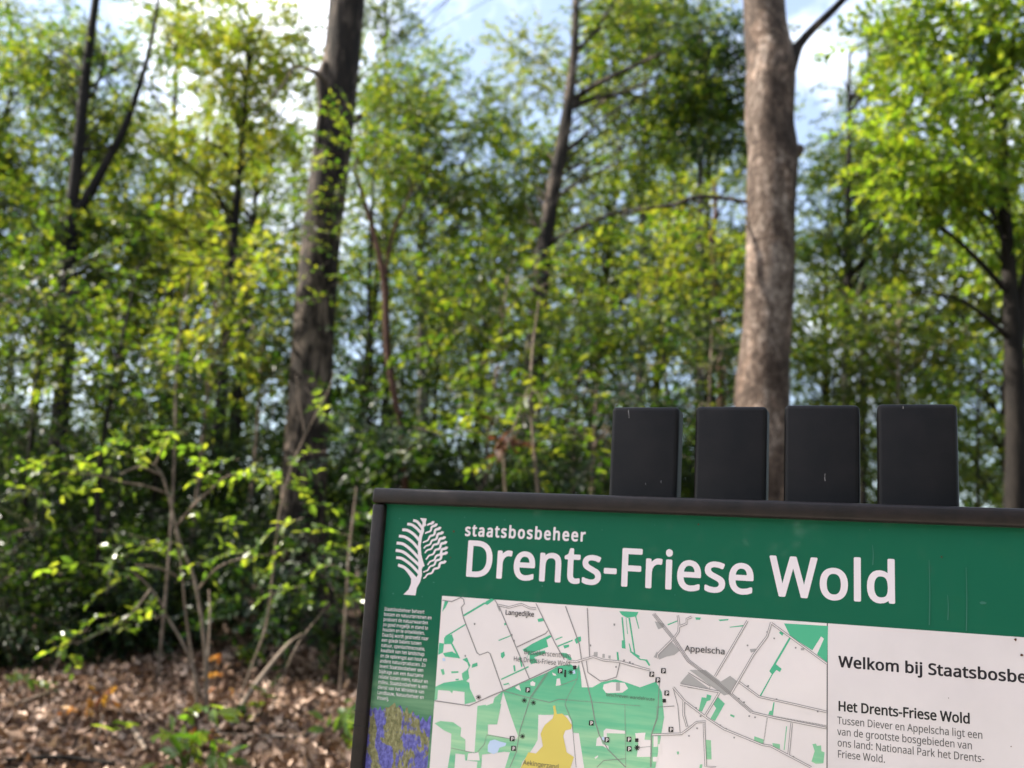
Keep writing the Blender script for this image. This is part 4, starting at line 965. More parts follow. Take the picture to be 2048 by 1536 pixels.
# ================================================================== GROUND
def axis(a, b, n, k=2.2):
    t = np.linspace(-1, 1, n)
    return np.sign(t) * np.abs(t) ** k
gx = np.concatenate([-np.geomspace(400, 9, 26), np.linspace(-8.6, 8.6, 110), np.geomspace(9, 400, 26)])
gy = np.concatenate([-np.geomspace(400, 3, 34), np.linspace(-2.6, 13, 110), np.geomspace(13.4, 400, 30)])
XX, YY = np.meshgrid(gx, gy)
rng = np.random.default_rng(8)
ZZ = ground(XX, YY) + rng.normal(0, .012, XX.shape) * smooth(2, 4, YY)
GV = np.stack([XX, YY, ZZ], -1).reshape(-1, 3)
nx, ny = len(gx), len(gy)
ii = (np.arange(ny - 1)[:, None] * nx + np.arange(nx - 1)[None]).ravel()
GQ = np.stack([ii, ii + 1, ii + nx + 1, ii + nx], 1)
def ground_mat():
    m, t, b, out = newmat('forest_soil_and_grass')
    ge = t.nodes.new('ShaderNodeNewGeometry')
    sp = t.nodes.new('ShaderNodeSeparateXYZ')
    t.links.new(ge.outputs['Position'], sp.inputs[0])
    n1 = noise(t, 9, 6, .7, ge.outputs['Position'])
    soil = ramp(t, [(.35, (.035, .023, .016)), (.5, (.085, .055, .038)), (.68, (.20, .135, .10))], n1)
    n2 = noise(t, .9, 5, .6, ge.outputs['Position'])
    grass = ramp(t, [(.35, (.03, .05, .015)), (.5, (.05, .075, .02)), (.65, (.10, .11, .045))], n2)
    # pale sand patch added unseen in front of the board, bouncing light onto it
    def step(a, b_, ax='Y'):
        mr = t.nodes.new('ShaderNodeMapRange')
        mr.inputs['From Min'].default_value, mr.inputs['From Max'].default_value = a, b_
        t.links.new(sp.outputs[ax], mr.inputs['Value']); return mr.outputs['Result']
    def mixc(f, a, b_):
        x = t.nodes.new('ShaderNodeMixRGB')
        t.links.new(f, x.inputs[0]); t.links.new(a, x.inputs[1])
        if isinstance(b_, tuple): x.inputs[2].default_value = (*b_, 1)
        else: t.links.new(b_, x.inputs[2])
        return x.outputs[0]
    mul = t.nodes.new('ShaderNodeMath'); mul.operation = 'MULTIPLY'
    t.links.new(step(-4.5, -3.8), mul.inputs[0]); t.links.new(step(1.6, .9), mul.inputs[1])
    m2 = t.nodes.new('ShaderNodeMath'); m2.operation = 'MULTIPLY'
    t.links.new(step(-4.2, -3.4, 'X'), m2.inputs[0]); t.links.new(step(4.6, 3.8, 'X'), m2.inputs[1])
    m3 = t.nodes.new('ShaderNodeMath'); m3.operation = 'MULTIPLY'
    t.links.new(mul.outputs[0], m3.inputs[0]); t.links.new(m2.outputs[0], m3.inputs[1])
    open_ = mixc(m3.outputs[0], grass, (.52, .46, .39))
    c = mixc(step(1.5, 2.6), open_, soil)
    t.links.new(c, b.inputs['Base Color'])
    b.inputs['Roughness'].default_value = .95
    b.inputs['Specular IOR Level'].default_value = .1
    bump(t, b, n1, .8, .05)
    return m
go = link('ground', mesh_np('ground', GV, [GQ], [ground_mat()], None, True))
tag(go, kind='structure')

# -- fallen leaves: uncountable
def litter(n, seed, xr, yr, size, mat, nm):
    rng = np.random.default_rng(seed)
    x = rng.uniform(*xr, n); y = rng.uniform(*yr, n)
    z = ground(x, y) + rng.uniform(.004, .05, n) * rng.uniform(0, 1, n)
    L = OVAL_V.copy(); L[:, 2] *= 3.0; L[:, 2] += .35 * (L[:, 1] ** 2) * 2
    s = size * rng.uniform(.5, 1.25, n); wd = rng.uniform(.45, .75, n)
    an = rng.uniform(0, 6.283, n)
    X = np.stack([np.cos(an), np.sin(an), rng.normal(0, .35, n)], 1)
    up = np.tile([0, 0, 1.], (n, 1)) + rng.normal(0, .5, (n, 3))
    Y = np.cross(up, X); Y /= np.linalg.norm(Y, axis=1)[:, None]
    X /= np.linalg.norm(X, axis=1)[:, None]
    Zv = np.cross(X, Y) * rng.choice([-1, 1], n)[:, None]
    V = np.stack([x, y, z], 1)[:, None] + s[:, None, None] * (L[None, :, 0:1] * X[:, None] + L[None, :, 1:2] * wd[:, None, None] * Y[:, None] + L[None, :, 2:3] * Zv[:, None])
    T = (OVAL_T[None] + (np.arange(n) * len(L))[:, None, None]).reshape(-1, 3)
    return mesh_np(nm, V.reshape(-1, 3), [T], [mat])
M_LITTER = leaf_mat('dry_leaf', [(.028, .014, .008), (.13, .068, .042), (.60, .42, .31)], [(.2, .1, .05), (.3, .18, .1), (.4, .3, .2)], .6, .15, .3)
lo_ = link('leaf_litter', litter(34000, 21, (-5.0, 1.2), (3.0, 10.5), .062, M_LITTER, 'leaf_litter'))
tag(lo_, 'brown and pinkish dry leaves lying thick on the forest floor', 'leaf litter', kind='stuff')

# ================================================================== TREES
rngT = np.random.default_rng(77)
def trunk_pts(pix, y, lean=0.0):
    """photo pixels -> points at distance y (the last value may be a list of distances)"""
    ys = y if isinstance(y, (list, tuple)) else [y] * len(pix)
    return np.array([at(px, py, yy) for (px, py), yy in zip(pix, ys)])

def grounded(P):
    """carry a stem down to the ground below its lowest point"""
    P = np.asarray(P, float)
    d = P[0] - P[1]
    d = d / max(1e-6, -d[2]) if d[2] < -1e-6 else np.array([0, 0, -1.])
    b = P[0].copy()
    gz = float(ground(b[0], b[1])) - .06
    if b[2] > gz + .05:
        q = b + np.array([d[0] * .5, d[1] * .5, -1.0]) * (b[2] - gz)
        q[2] = float(ground(q[0], q[1])) - .06
        return np.vstack([q, P])
    return P

def tree(name, label, cat, group, stem, rad, bark, leaf, tpl, crowns=(), seg=10, bmp=.0, limbr=.0, scale=1.0, forks=(), branch=(), stubs=(), leafpts=None, seed=1, tj=.4):
    """stem: polyline in the world; crowns: (centre, radii, clumps, sprays per clump, clump radius)"""
    rng = np.random.default_rng(seed)
    stem = grounded(stem)
    base = stem[0]
    root = thing(name, base, label, cat, group)
    gt = Geo()
    gt.tube(stem, rad, seg, max(14, int(len(stem) * 8)), bmp, rng)
    for P, r in forks: gt.tube(P, r, max(6, seg - 2), 24, bmp * .7, rng)
    link('trunk', gt.mesh('trunk', BARK[bark], True, base), root)
    for P, r in branch:
        link('branch', Geo().tube(P, r, 7, 20, .04, rng).mesh('branch', BARK['oak' if bark == 'beech' else bark], True, base), root)
    PP, DD, ex = [], [], Geo()
    for c, rd_, nc, per, cr in crowns:
        cc, p, d = crown_points(rng, c, rd_, nc, per, cr)
        PP.append(p); DD.append(d)
        if limbr: limbs(rng, ex, stem, cc, limbr)
    if leafpts is not None:
        PP.append(leafpts[0]); DD.append(leafpts[1])
    if PP:
        me = foliage(rng, 'crown', np.concatenate(PP), np.concatenate(DD), tpl, [LEAF[leaf], BARK[bark]], scale, tj, base, ex)
        link('crown', me, root)
    return root

def pxcrown(cx, cy, rx, ry, y, ry_depth=None, nc=30, per=22, cr=.6):
    c = at(cx, cy, y)
    k = y / F_PX
    return (c, (rx * k, (ry_depth or rx * k), ry * k), nc, per, cr)

# -- the tall grey-brown trunk
P1 = trunk_pts([(603, 1320), (604, 1150), (606, 1000), (619, 800), (640, 500), (671, 240), (694, 0), (708, -160), (725, -400)], 9.0)
n_ = 60
tw_c = np.concatenate([rngT.normal(0, 1, (n_, 3)) * np.array([.28, .10, .14]) + at(px, py, 8.68) for px, py in ((675, 325), (655, 470), (645, 590)) for n_ in (12,)])
tw_d = rngT.normal(0, 1, (len(tw_c), 3)) * np.array([1, .6, .3]) + np.array([.2, -.5, 0])
top = P1[-1]
t1 = tree('beech_tree', 'tall thick grey-brown trunk, lit along its left edge, left of the board', 'tree', None, P1, [.23, .215, .205, .195, .185, .18, .175, .17, .16], 'oak', 'mid', 'beech',
          [(np.array([.4, 8.2, 8.3]), (1.7, 1.3, 1.4), 15, 26, .55)], 20, .012, .005, 1.0,
          branch=[([at(655, 175, 8.9), at(640, 150, 8.8), at(612, 138, 8.8), at(588, 135, 8.8), at(565, 172, 8.8), at(530, 210, 8.8), at(490, 240, 8.8)], [.05, .032, .017, .014, .011, .008, .005]),
                  ([at(690, 245, 9.0), at(717, 236, 9.0), at(724, 228, 9.0)], [.05, .035, .018])],
          leafpts=(tw_c, tw_d), seed=101)
# a ridge of callus running down the lit side
link('bark_ridge', Geo().tube([at(648, 120, 8.86), at(641, 160, 8.85), at(645, 210, 8.85), at(640, 262, 8.86), at(632, 320, 8.87)], [.015, .05, .042, .036, .01], 8, 20).mesh('bark_ridge', BARK['oak'], True, P1[0] * 0 + np.array(t1.location)), t1)

# -- the pale mottled trunk behind the slats
P2 = trunk_pts([(1528, 1330), (1528, 1100), (1528, 950), (1525, 800), (1530, 700), (1539, 560), (1542, 420), (1546, 310), (1538, 240), (1541, 130), (1529, 30), (1527, -120), (1530, -420)], 6.5)
r2 = [.20, .185, .175, .181, .178, .163, .158, .172, .166, .172, .152, .146, .14]
t2 = tree('beech_tree', 'pale mottled trunk with dark scars rising behind the four dark slats', 'tree', None, P2, r2, 'beech', 'mid', 'beech',
          [(P2[-1] + np.array([.2, .6, 2.4]), (2.2, 2.0, 1.8), 16, 18, .7)], 22, .010, .006, 1.0,
          branch=[([at(1572, 135, 6.5), at(1598, 90, 6.5), at(1625, 58, 6.5), at(1660, 25, 6.5), at(1700, -15, 6.5), at(1760, -70, 6.5)], [.085, .036, .03, .028, .025, .02]),
                  ([at(1492, 404, 6.5), at(1440, 396, 6.5), at(1395, 394, 6.45), at(1345, 410, 6.45), at(1290, 418, 6.4), at(1240, 432, 6.4)], [.016, .014, .0135, .012, .010, .007]),
                  ([at(1580, 318, 6.5), at(1598, 300, 6.48), at(1604, 290, 6.46)], [.05, .04, .02])], seed=102)
# -- the slimmer leaning trunk in the middle
P3 = trunk_pts([(1075, 640), (1088, 500), (1103, 400), (1124, 290), (1138, 200), (1149, 90), (1152, 0), (1155, -140)], 13.0)
tree('oak_tree', 'slim grey trunk leaning right and forking, midway between the two big trunks', 'tree', None, P3, [.13, .12, .108, .10, .085, .06, .05, .04], 'oak', 'mid', 'oak',
     [pxcrown(1270, 170, 210, 300, 13.9, .9, 40, 32, .43), pxcrown(1040, 420, 110, 150, 14.2, .7, 10, 28, .42)], 12, .02, .018, 1.0,
     branch=[([at(1132, 218, 13), at(1160, 190, 13), at(1200, 165, 12.8), at(1262, 135, 12.7), at(1330, 104, 12.6)], [.06, .045, .04, .03, .016]),
             ([at(1140, 215, 13), at(1185, 198, 13), at(1250, 183, 12.9), at(1320, 150, 12.8)], [.05, .035, .028, .012]),
             ([at(1152, 100, 13), at(1180, 75, 13), at(1215, 25, 13), at(1240, -20, 13)], [.04, .026, .022, .016]),
             ([at(1090, 490, 13), at(1140, 465, 12.8), at(1220, 430, 12.7), at(1290, 412, 12.6)], [.045, .035, .03, .015])], seed=103)

# -- dark trunk at the right edge
P4 = trunk_pts([(2030, 1120), (2032, 900), (2030, 760), (2024, 640), (2018, 540), (2010, 430), (2004, 300), (1998, 160), (1985, 0), (1980, -160)], 8.5)
tree('oak_tree', 'dark forked trunk with bright yellow-green leaves at the right edge', 'tree', None, P4, [.105, .095, .09, .085, .065, .06, .055, .05, .045, .03], 'dark', 'bright', 'oak',
     [pxcrown(1890, 300, 170, 130, 8.3, .8, 17, 34, .34), pxcrown(1960, 80, 200, 150, 8.3, .8, 20, 34, .36), pxcrown(2040, 420, 120, 120, 9.2, .6, 7, 26, .34)], 12, .025, .012, 1.0,
     forks=[([at(2030, 690, 8.5), at(2044, 610, 8.5), at(2062, 500, 8.5), at(2085, 330, 8.6)], [.07, .055, .045, .03])],
     branch=[([at(2022, 680, 8.5), at(1960, 625, 8.4), at(1900, 593, 8.3), at(1820, 582, 8.2)], [.03, .02, .015, .008]),
             ([at(2020, 590, 8.5), at(1975, 540, 8.4), at(1925, 490, 8.3), at(1850, 425, 8.2), at(1785, 350, 8.1)], [.035, .026, .022, .018, .009]),
             ([at(2012, 425, 8.5), at(1985, 390, 8.4), at(1965, 350, 8.4), at(1900, 190, 8.3)], [.03, .024, .02, .008])], seed=104)

# -- dark forked tree at the upper left
P5 = trunk_pts([(132, 700), (138, 520), (143, 420), (150, 360), (160, 270), (168, 180), (182, 70), (196, -40), (205, -160)], 11.0)
tree('oak_tree', 'dark twin-stemmed tree forking low in the upper left', 'tree', None, P5, [.10, .095, .085, .07, .068, .06, .055, .045, .035], 'dark', 'mid', 'oak',
     [pxcrown(50, 130, 150, 110, 11.9, .8, 12, 18, .42), pxcrown(140, 470, 210, 130, 11.6, 1.0, 26, 30, .42), pxcrown(265, 200, 130, 140, 12, .8, 16, 20, .42)], 10, .02, .014, .95,
     forks=[([at(146, 432, 11), at(172, 400, 11), at(214, 322, 11), at(248, 258, 11), at(276, 180, 11), at(300, 95, 11), at(318, -10, 11)], [.07, .06, .05, .045, .032, .026, .02])],
     branch=[([at(160, 300, 11), at(190, 298, 11), at(230, 290, 10.9)], [.03, .018, .01]), ([at(158, 210, 11), at(190, 180, 11), at(215, 90, 11)], [.03, .018, .012])], seed=105)

# -- reddish thin tree right of the big trunk
P6 = trunk_pts([(806, 900), (790, 800), (775, 700), (767, 560), (748, 470), (728, 400), (708, 335)], 8.2)
tree('young_tree', 'thin reddish leaning stem just right of the thick trunk', 'tree', None, P6, [.032, .03, .03, .029, .026, .02, .012], 'red', 'mid', 'beech',
     [pxcrown(760, 330, 90, 90, 8.2, .6, 5, 14, .3)], 8, .03, .008, .9,
     branch=[([at(767, 560, 8.2), at(785, 470, 8.2), at(805, 420, 8.2), at(828, 368, 8.2)], [.018, .015, .011, .006])], seed=106)
P6b = trunk_pts([(741, 780), (738, 600), (742, 480), (746, 380), (750, 280)], 10.5)
tree('young_tree', 'very thin upright dark stem against bright sky beside the reddish stem', 'tree', None, P6b, [.025, .024, .022, .018, .01], 'dark', 'mid', 'beech',
     [pxcrown(760, 220, 80, 90, 10.5, .6, 6, 14, .35)], 6, .03, .008, .9, seed=107)
P7 = trunk_pts([(1442, 760), (1436, 620), (1431, 540), (1424, 480), (1432, 420), (1428, 360)], 12.0)
tree('young_tree', 'small tree with a partly sunlit pinkish stem just left of the pale trunk', 'tree', None, P7, [.055, .05, .045, .04, .03, .02], 'red', 'yellow', 'oak',
     [pxcrown(1400, 540, 100, 150, 12, .8, 16, 22, .42)], 8, .03, .01, .95, seed=108)

# -- crowns of the trees standing between and behind the big trunks
def plain_tree(name, label, group, px, y, crowns, r, bark, leaf, tpl, seed, topy=None, lean=0):
    cy_ = min(c[0][2] for c in crowns)
    gx_, gy_ = at(px, 1000, y)[0], y
    c0 = crowns[0][0]
    topz = max(c[0][2] + c[1][2] * .6 for c in crowns)
    b = np.array([gx_, gy_, float(ground(gx_, gy_)) - .05])
    st = [b, b * .6 + np.array([c0[0] + lean, c0[1], topz]) * .4, np.array([c0[0], c0[1], topz])]
    st[1][2] = b[2] + (topz - b[2]) * .45
    return tree(name, label, 'tree', group, np.array(st), [r, r * .75, r * .25], bark, leaf, tpl, crowns, 8, .03, r * .25, 1.0, seed=seed)
plain_tree('oak_tree', 'tree with yellowing leaves filling the sky left of the thick trunk', None, 430, 12.5, [pxcrown(490, 150, 150, 190, 12.5, 1.3, 26, 30, .42), pxcrown(380, 380, 150, 170, 12.8, 1.3, 18, 28, .42)], .09, 'dark', 'yellow', 'oak', 201)
plain_tree('oak_tree', 'round-topped dark green crown against white sky right of the thick trunk', None, 860, 15, [pxcrown(830, 250, 150, 150, 15, 1.6, 26, 32, .46), pxcrown(920, 420, 170, 190, 15.5, 1.6, 24, 30, .46)], .10, 'grey', 'mid', 'oak', 202)
plain_tree('oak_tree', 'loose green crown between the pale trunk and the dark right-hand trunk', None, 1690, 14.5, [pxcrown(1700, 430, 150, 200, 14.5, 1.6, 26, 20, .55), pxcrown(1760, 180, 110, 130, 14.5, 1.2, 10, 18, .5)], .10, 'dark', 'mid', 'oak', 203)
plain_tree('oak_tree', 'deep green crown touching the left side of the pale trunk near the top', None, 1400, 14, [pxcrown(1400, 160, 110, 200, 14, 1.3, 24, 30, .42)], .08, 'grey', 'dark', 'oak', 204)

plain_tree('oak_tree', 'airy crown high in the top left corner beside the twin stems', None, 330, 15, [pxcrown(350, 30, 110, 110, 15, 1.0, 10, 26, .42), pxcrown(20, 50, 80, 50, 15.5, .8, 3, 18, .4)], .08, 'dark', 'mid', 'oak', 205)
plain_tree('oak_tree', 'crown whose leaves meet the top edge right of the slim leaning trunk', None, 1280, 16, [pxcrown(1290, 30, 160, 110, 16, 1.4, 22, 34, .43), pxcrown(1060, 130, 90, 120, 16, 1.0, 9, 22, .45)], .09, 'grey', 'yellow', 'oak', 206)
plain_tree('oak_tree', 'blue-green airy crown right of the pale trunk below the side branch', None, 1720, 17, [pxcrown(1740, 330, 120, 140, 17, 1.2, 18, 32, .43), pxcrown(1800, 80, 90, 90, 17, 1.0, 8, 22, .45)], .08, 'dark', 'far', 'oak', 207)
plain_tree('oak_tree', 'thin crown between the round-topped crown and the thick trunk at the top', None, 780, 17, [pxcrown(760, 120, 70, 120, 17, 1.0, 12, 24, .4), pxcrown(780, 10, 60, 40, 17, .8, 4, 18, .4)], .08, 'dark', 'far', 'oak', 208)

# -- leafy understorey
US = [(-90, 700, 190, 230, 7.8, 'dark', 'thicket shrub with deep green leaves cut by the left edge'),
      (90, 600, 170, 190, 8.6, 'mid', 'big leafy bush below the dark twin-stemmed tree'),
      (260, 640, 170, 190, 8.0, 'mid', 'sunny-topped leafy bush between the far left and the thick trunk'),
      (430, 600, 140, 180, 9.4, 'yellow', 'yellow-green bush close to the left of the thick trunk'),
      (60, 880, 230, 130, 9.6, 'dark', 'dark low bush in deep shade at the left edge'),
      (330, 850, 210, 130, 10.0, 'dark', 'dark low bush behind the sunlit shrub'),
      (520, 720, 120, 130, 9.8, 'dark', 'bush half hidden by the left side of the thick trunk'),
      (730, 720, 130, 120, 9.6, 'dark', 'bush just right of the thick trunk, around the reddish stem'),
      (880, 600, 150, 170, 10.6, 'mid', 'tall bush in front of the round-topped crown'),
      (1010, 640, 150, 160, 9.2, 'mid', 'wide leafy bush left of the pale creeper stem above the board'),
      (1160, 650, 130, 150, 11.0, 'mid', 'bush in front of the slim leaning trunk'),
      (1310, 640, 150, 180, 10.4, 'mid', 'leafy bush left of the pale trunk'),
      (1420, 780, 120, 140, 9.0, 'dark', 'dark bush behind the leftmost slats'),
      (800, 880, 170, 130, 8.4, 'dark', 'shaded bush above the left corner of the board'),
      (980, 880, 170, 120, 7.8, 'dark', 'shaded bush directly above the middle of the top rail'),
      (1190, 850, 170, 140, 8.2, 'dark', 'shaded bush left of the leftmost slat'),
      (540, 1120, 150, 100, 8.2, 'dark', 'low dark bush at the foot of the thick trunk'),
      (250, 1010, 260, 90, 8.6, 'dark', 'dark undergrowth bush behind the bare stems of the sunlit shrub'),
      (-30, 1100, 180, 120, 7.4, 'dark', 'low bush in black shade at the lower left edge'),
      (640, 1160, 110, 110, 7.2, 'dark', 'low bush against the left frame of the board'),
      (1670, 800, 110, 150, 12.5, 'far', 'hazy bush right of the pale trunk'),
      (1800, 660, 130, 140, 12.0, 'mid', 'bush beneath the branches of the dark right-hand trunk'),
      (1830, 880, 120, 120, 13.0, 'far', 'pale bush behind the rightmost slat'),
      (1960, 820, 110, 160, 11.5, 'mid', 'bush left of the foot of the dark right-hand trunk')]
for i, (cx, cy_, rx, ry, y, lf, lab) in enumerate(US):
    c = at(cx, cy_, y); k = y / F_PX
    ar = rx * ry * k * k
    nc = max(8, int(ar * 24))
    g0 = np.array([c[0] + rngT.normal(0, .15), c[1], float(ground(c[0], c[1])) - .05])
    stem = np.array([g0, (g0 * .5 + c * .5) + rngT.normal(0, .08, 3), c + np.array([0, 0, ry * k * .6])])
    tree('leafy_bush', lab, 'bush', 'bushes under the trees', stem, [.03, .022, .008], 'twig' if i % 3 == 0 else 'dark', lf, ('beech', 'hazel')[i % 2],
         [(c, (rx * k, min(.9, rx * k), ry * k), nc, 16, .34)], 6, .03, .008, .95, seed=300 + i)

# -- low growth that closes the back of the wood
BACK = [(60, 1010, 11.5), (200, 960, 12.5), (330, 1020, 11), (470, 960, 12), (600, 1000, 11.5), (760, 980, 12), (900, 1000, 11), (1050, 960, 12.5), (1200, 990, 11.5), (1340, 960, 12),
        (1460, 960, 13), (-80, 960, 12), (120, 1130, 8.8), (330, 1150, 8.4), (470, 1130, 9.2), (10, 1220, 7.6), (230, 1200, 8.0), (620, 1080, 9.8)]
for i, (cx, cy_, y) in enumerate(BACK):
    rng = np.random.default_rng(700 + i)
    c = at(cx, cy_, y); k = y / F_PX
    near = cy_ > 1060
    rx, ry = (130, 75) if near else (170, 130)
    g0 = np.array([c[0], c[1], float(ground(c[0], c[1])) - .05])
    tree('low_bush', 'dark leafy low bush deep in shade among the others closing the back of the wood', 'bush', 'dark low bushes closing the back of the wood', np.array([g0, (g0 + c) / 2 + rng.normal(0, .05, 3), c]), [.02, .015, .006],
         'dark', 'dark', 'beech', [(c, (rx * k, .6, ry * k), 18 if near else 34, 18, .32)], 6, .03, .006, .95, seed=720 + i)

# -- unseen big trees added left of the view to shade the undergrowth
for i, (x, y, h) in enumerate(((-9.5, 12.0, 9.5), (-12.0, 14.5, 11.0), (-10.5, 17.5, 11), (-14.5, 11.5, 12.5), (-13.5, 18.5, 13))):
    b = np.array([x, y, float(ground(x, y)) - .05])
    tree('added_shade_tree', 'large dense unseen tree added beyond the left edge to shade the undergrowth', 'tree', 'added shade trees beyond the left edge', np.array([b, b + [.1, 0, h * .5], b + [.2, .1, h * .9]]), [.2, .16, .05], 'oak', 'mid', 'far',
         [(b + np.array([0, 0, h * .62]), (2.6, 2.4, h * .34), 60, 16, .9)], 10, .02, .03, 1.0, seed=800 + i)

for i, (x, y, h) in enumerate(((6.6, 1.5, 10), (8.0, 5.2, 11), (9.5, 9.5, 12), (11.5, 13.5, 12), (5.5, -3.5, 10), (2.0, -7.5, 10))):  # unseen trees added to block skylight from the right
    b = np.array([x, y, float(ground(x, y)) - .05])
    tree('added_shade_tree', 'large dense unseen tree added beyond the right edge to block skylight', 'tree', 'added shade trees beyond the right edge', np.array([b, b + [.1, 0, h * .5], b + [.2, .1, h * .9]]), [.2, .16, .05], 'oak', 'mid', 'far',
         [(b + np.array([0, 0, h * .6]), (2.4, 2.4, h * .36), 70, 18, .9)], 10, .02, .03, 1.0, seed=860 + i)

# -- an unseen thin tree added to dapple the litter and the shrub
b = np.array([-6.4, 5.8, float(ground(-6.4, 5.8)) - .05])
tree('added_shade_tree', 'thin sparse unseen tree added beyond the left edge to dapple the leaf litter', 'tree', None, np.array([b, b + [.1, 0, 2.5], b + [.1, .1, 5.2]]), [.09, .07, .02], 'oak', 'mid', 'beech',
     [(b + np.array([.1, 0, 4.3]), (1.3, 2.0, 1.3), 17, 12, .38)], 8, .02, .01, 1.0, seed=851)

# -- an unseen tree added to keep the board in the shade
b = np.array([-5.9, 2.0, float(ground(-5.9, 2.0)) - .05])
tree('added_shade_tree', 'unseen tree added near the board to shade its face', 'tree', None, np.array([b, b + [.1, 0, 3], b + [.1, .1, 7.4]]), [.2, .15, .05], 'oak', 'mid', 'far',
     [(b + np.array([.2, .1, 5.9]), (1.6, 1.5, 2.6), 70, 16, .8)], 10, .02, .02, 1.0, seed=850)

# -- far trees: four built, the others copied with their parts
def far_proto(seed, h, rad, leaf):
    rng = np.random.default_rng(seed)
    st = np.array([[0, 0, 0], [rng.normal(0, .15), 0, h * .35], [rng.normal(0, .3), rng.normal(0, .3), h * .8]])
    g0 = thing('woodland_tree', (0, 0, 0), 'x', 'tree', 'far trees deep in the wood')
    gt = Geo().tube(st, [.14, .11, .03], 8, 16, .02, rng)
    link('trunk', gt.mesh('trunk', BARK['dark'], True), g0)
    ex = Geo()
    cc, p, d = crown_points(rng, (0, 0, h * .58), (rad, rad, h * .42), 74, 20, .68)
    limbs(rng, ex, st, cc, .03, start=.15)
    link('crown', foliage(rng, 'crown', p, d, 'far', [LEAF[leaf], BARK['dark']], 1.0, .5, (0, 0, 0), ex), g0)
    return g0
FAR_LABEL = 'blurred green tree standing far back among the other distant trees'
protos = [far_proto(401, 12, 2.3, 'far'), far_proto(402, 14.0, 2.6, 'far'), far_proto(403, 11.0, 2.2, 'mid'), far_proto(404, 10, 2.5, 'yellow')]
def copy_tree(o):
    c = o.copy(); COL.objects.link(c)
    for ch in o.children:
        d = ch.copy(); COL.objects.link(d); d.parent = c
    return c
FAR = [(-150, 18, 0, 1.0), (30, 22, 1, 1.0), (190, 19, 3, 1.0), (330, 24, 0, 1.1), (450, 18, 2, .95), (560, 26, 1, 1.0), (700, 21, 2, 1.0), (820, 27, 0, .9),
       (930, 20, 2, .9), (1060, 24, 3, 1.15), (1180, 19, 0, .95), (1300, 22, 1, 1.0), (1420, 18, 2, 1.0), (1540, 25, 0, 1.0), (1660, 21, 2, .95), (1780, 19, 0, .9), (1900, 24, 1, .95), (2030, 18, 3, 1.1), (2170, 21, 0, 1.0),
       (-350, 20, 1, 1.0), (2350, 22, 1, 1.0)]
for i, (px, y, k, s) in enumerate(FAR):
    first = sum(1 for q in FAR[:i] if q[2] == k) == 0
    o = protos[k] if first else copy_tree(protos[k])
    x = at(px, 1100, y)[0]
    o.location = (x, y, float(ground(x, y)) - .05)
    o.rotation_euler = (0, 0, i * 2.4)
    o.scale = (s, s, s)
    o['label'] = FAR_LABEL

# -- the wood on the other side of the open ground, seen only in the shine of the board
rng = np.random.default_rng(55)
n = 7000
px_ = rng.uniform(-34, 30, n); hz = rng.uniform(0, 1, n) ** .8 * (5.5 + 2.0 * np.sin(px_ * .45) + 1.5 * np.sin(px_ * 1.3))
P = np.stack([px_, -19 + rng.normal(0, 2, n), hz + .2], 1)
fm = foliage(rng, 'far_wood', P, unit(rng, n), 'far', [LEAF['dark'], BARK['dark']], 3.2, .6)
tag(link('far_wood', fm), 'dark mass of trees reflected faintly in the shiny face of the board', 'wood', kind='stuff')

# -- the wood goes on behind: one dark mass too far back to tell trees apart
rng = np.random.default_rng(56)
n = 5200
yb = rng.uniform(30, 42, n); xb = rng.uniform(-30, 32, n)
hz = rng.uniform(0, 1, n) * (5.6 + 1.4 * np.sin(xb * .5) + .9 * np.sin(xb * 1.7 + 1))
P = np.stack([xb, yb, hz + 1.0], 1)
fm = foliage(rng, 'distant_wood', P, unit(rng, n), 'far', [LEAF['dark'], BARK['dark']], 2.6, .6)
tag(link('distant_wood', fm), 'dark distant wood glimpsed between the stems, too far to tell its trees apart', 'wood', kind='stuff')

# ================================================================== FOREGROUND SHRUB
def pl(pix, y):
    ys = np.linspace(y[0], y[1], len(pix)) if isinstance(y, tuple) else [y] * len(pix)
    return np.array([at(px, py, yy) for (px, py), yy in zip(pix, ys)])
rngS = np.random.default_rng(5)
YS = 5.6
def leaves_at(spots, y, n, sp, seed, dirx=None):
    rng = np.random.default_rng(seed)
    P, D = [], []
    for (px, py) in spots:
        p = at(px, py, y) + rng.normal(0, 1, (n, 3)) * np.array([sp, .16, sp * .38])
        d = rng.normal(0, 1, (n, 3)) * np.array([1, .6, .25]); d[:, 2] -= .1
        if dirx: d[:, 0] += dirx
        P.append(p); D.append(d)
    return np.concatenate(P), np.concatenate(D)
sb = at(411, 1425, YS); sb[2] = float(ground(sb[0], sb[1])) - .03
shrub = thing('sunlit_shrub', sb, 'sunlit shrub with bare curved stems and bright leaf layers in the left foreground', 'shrub')
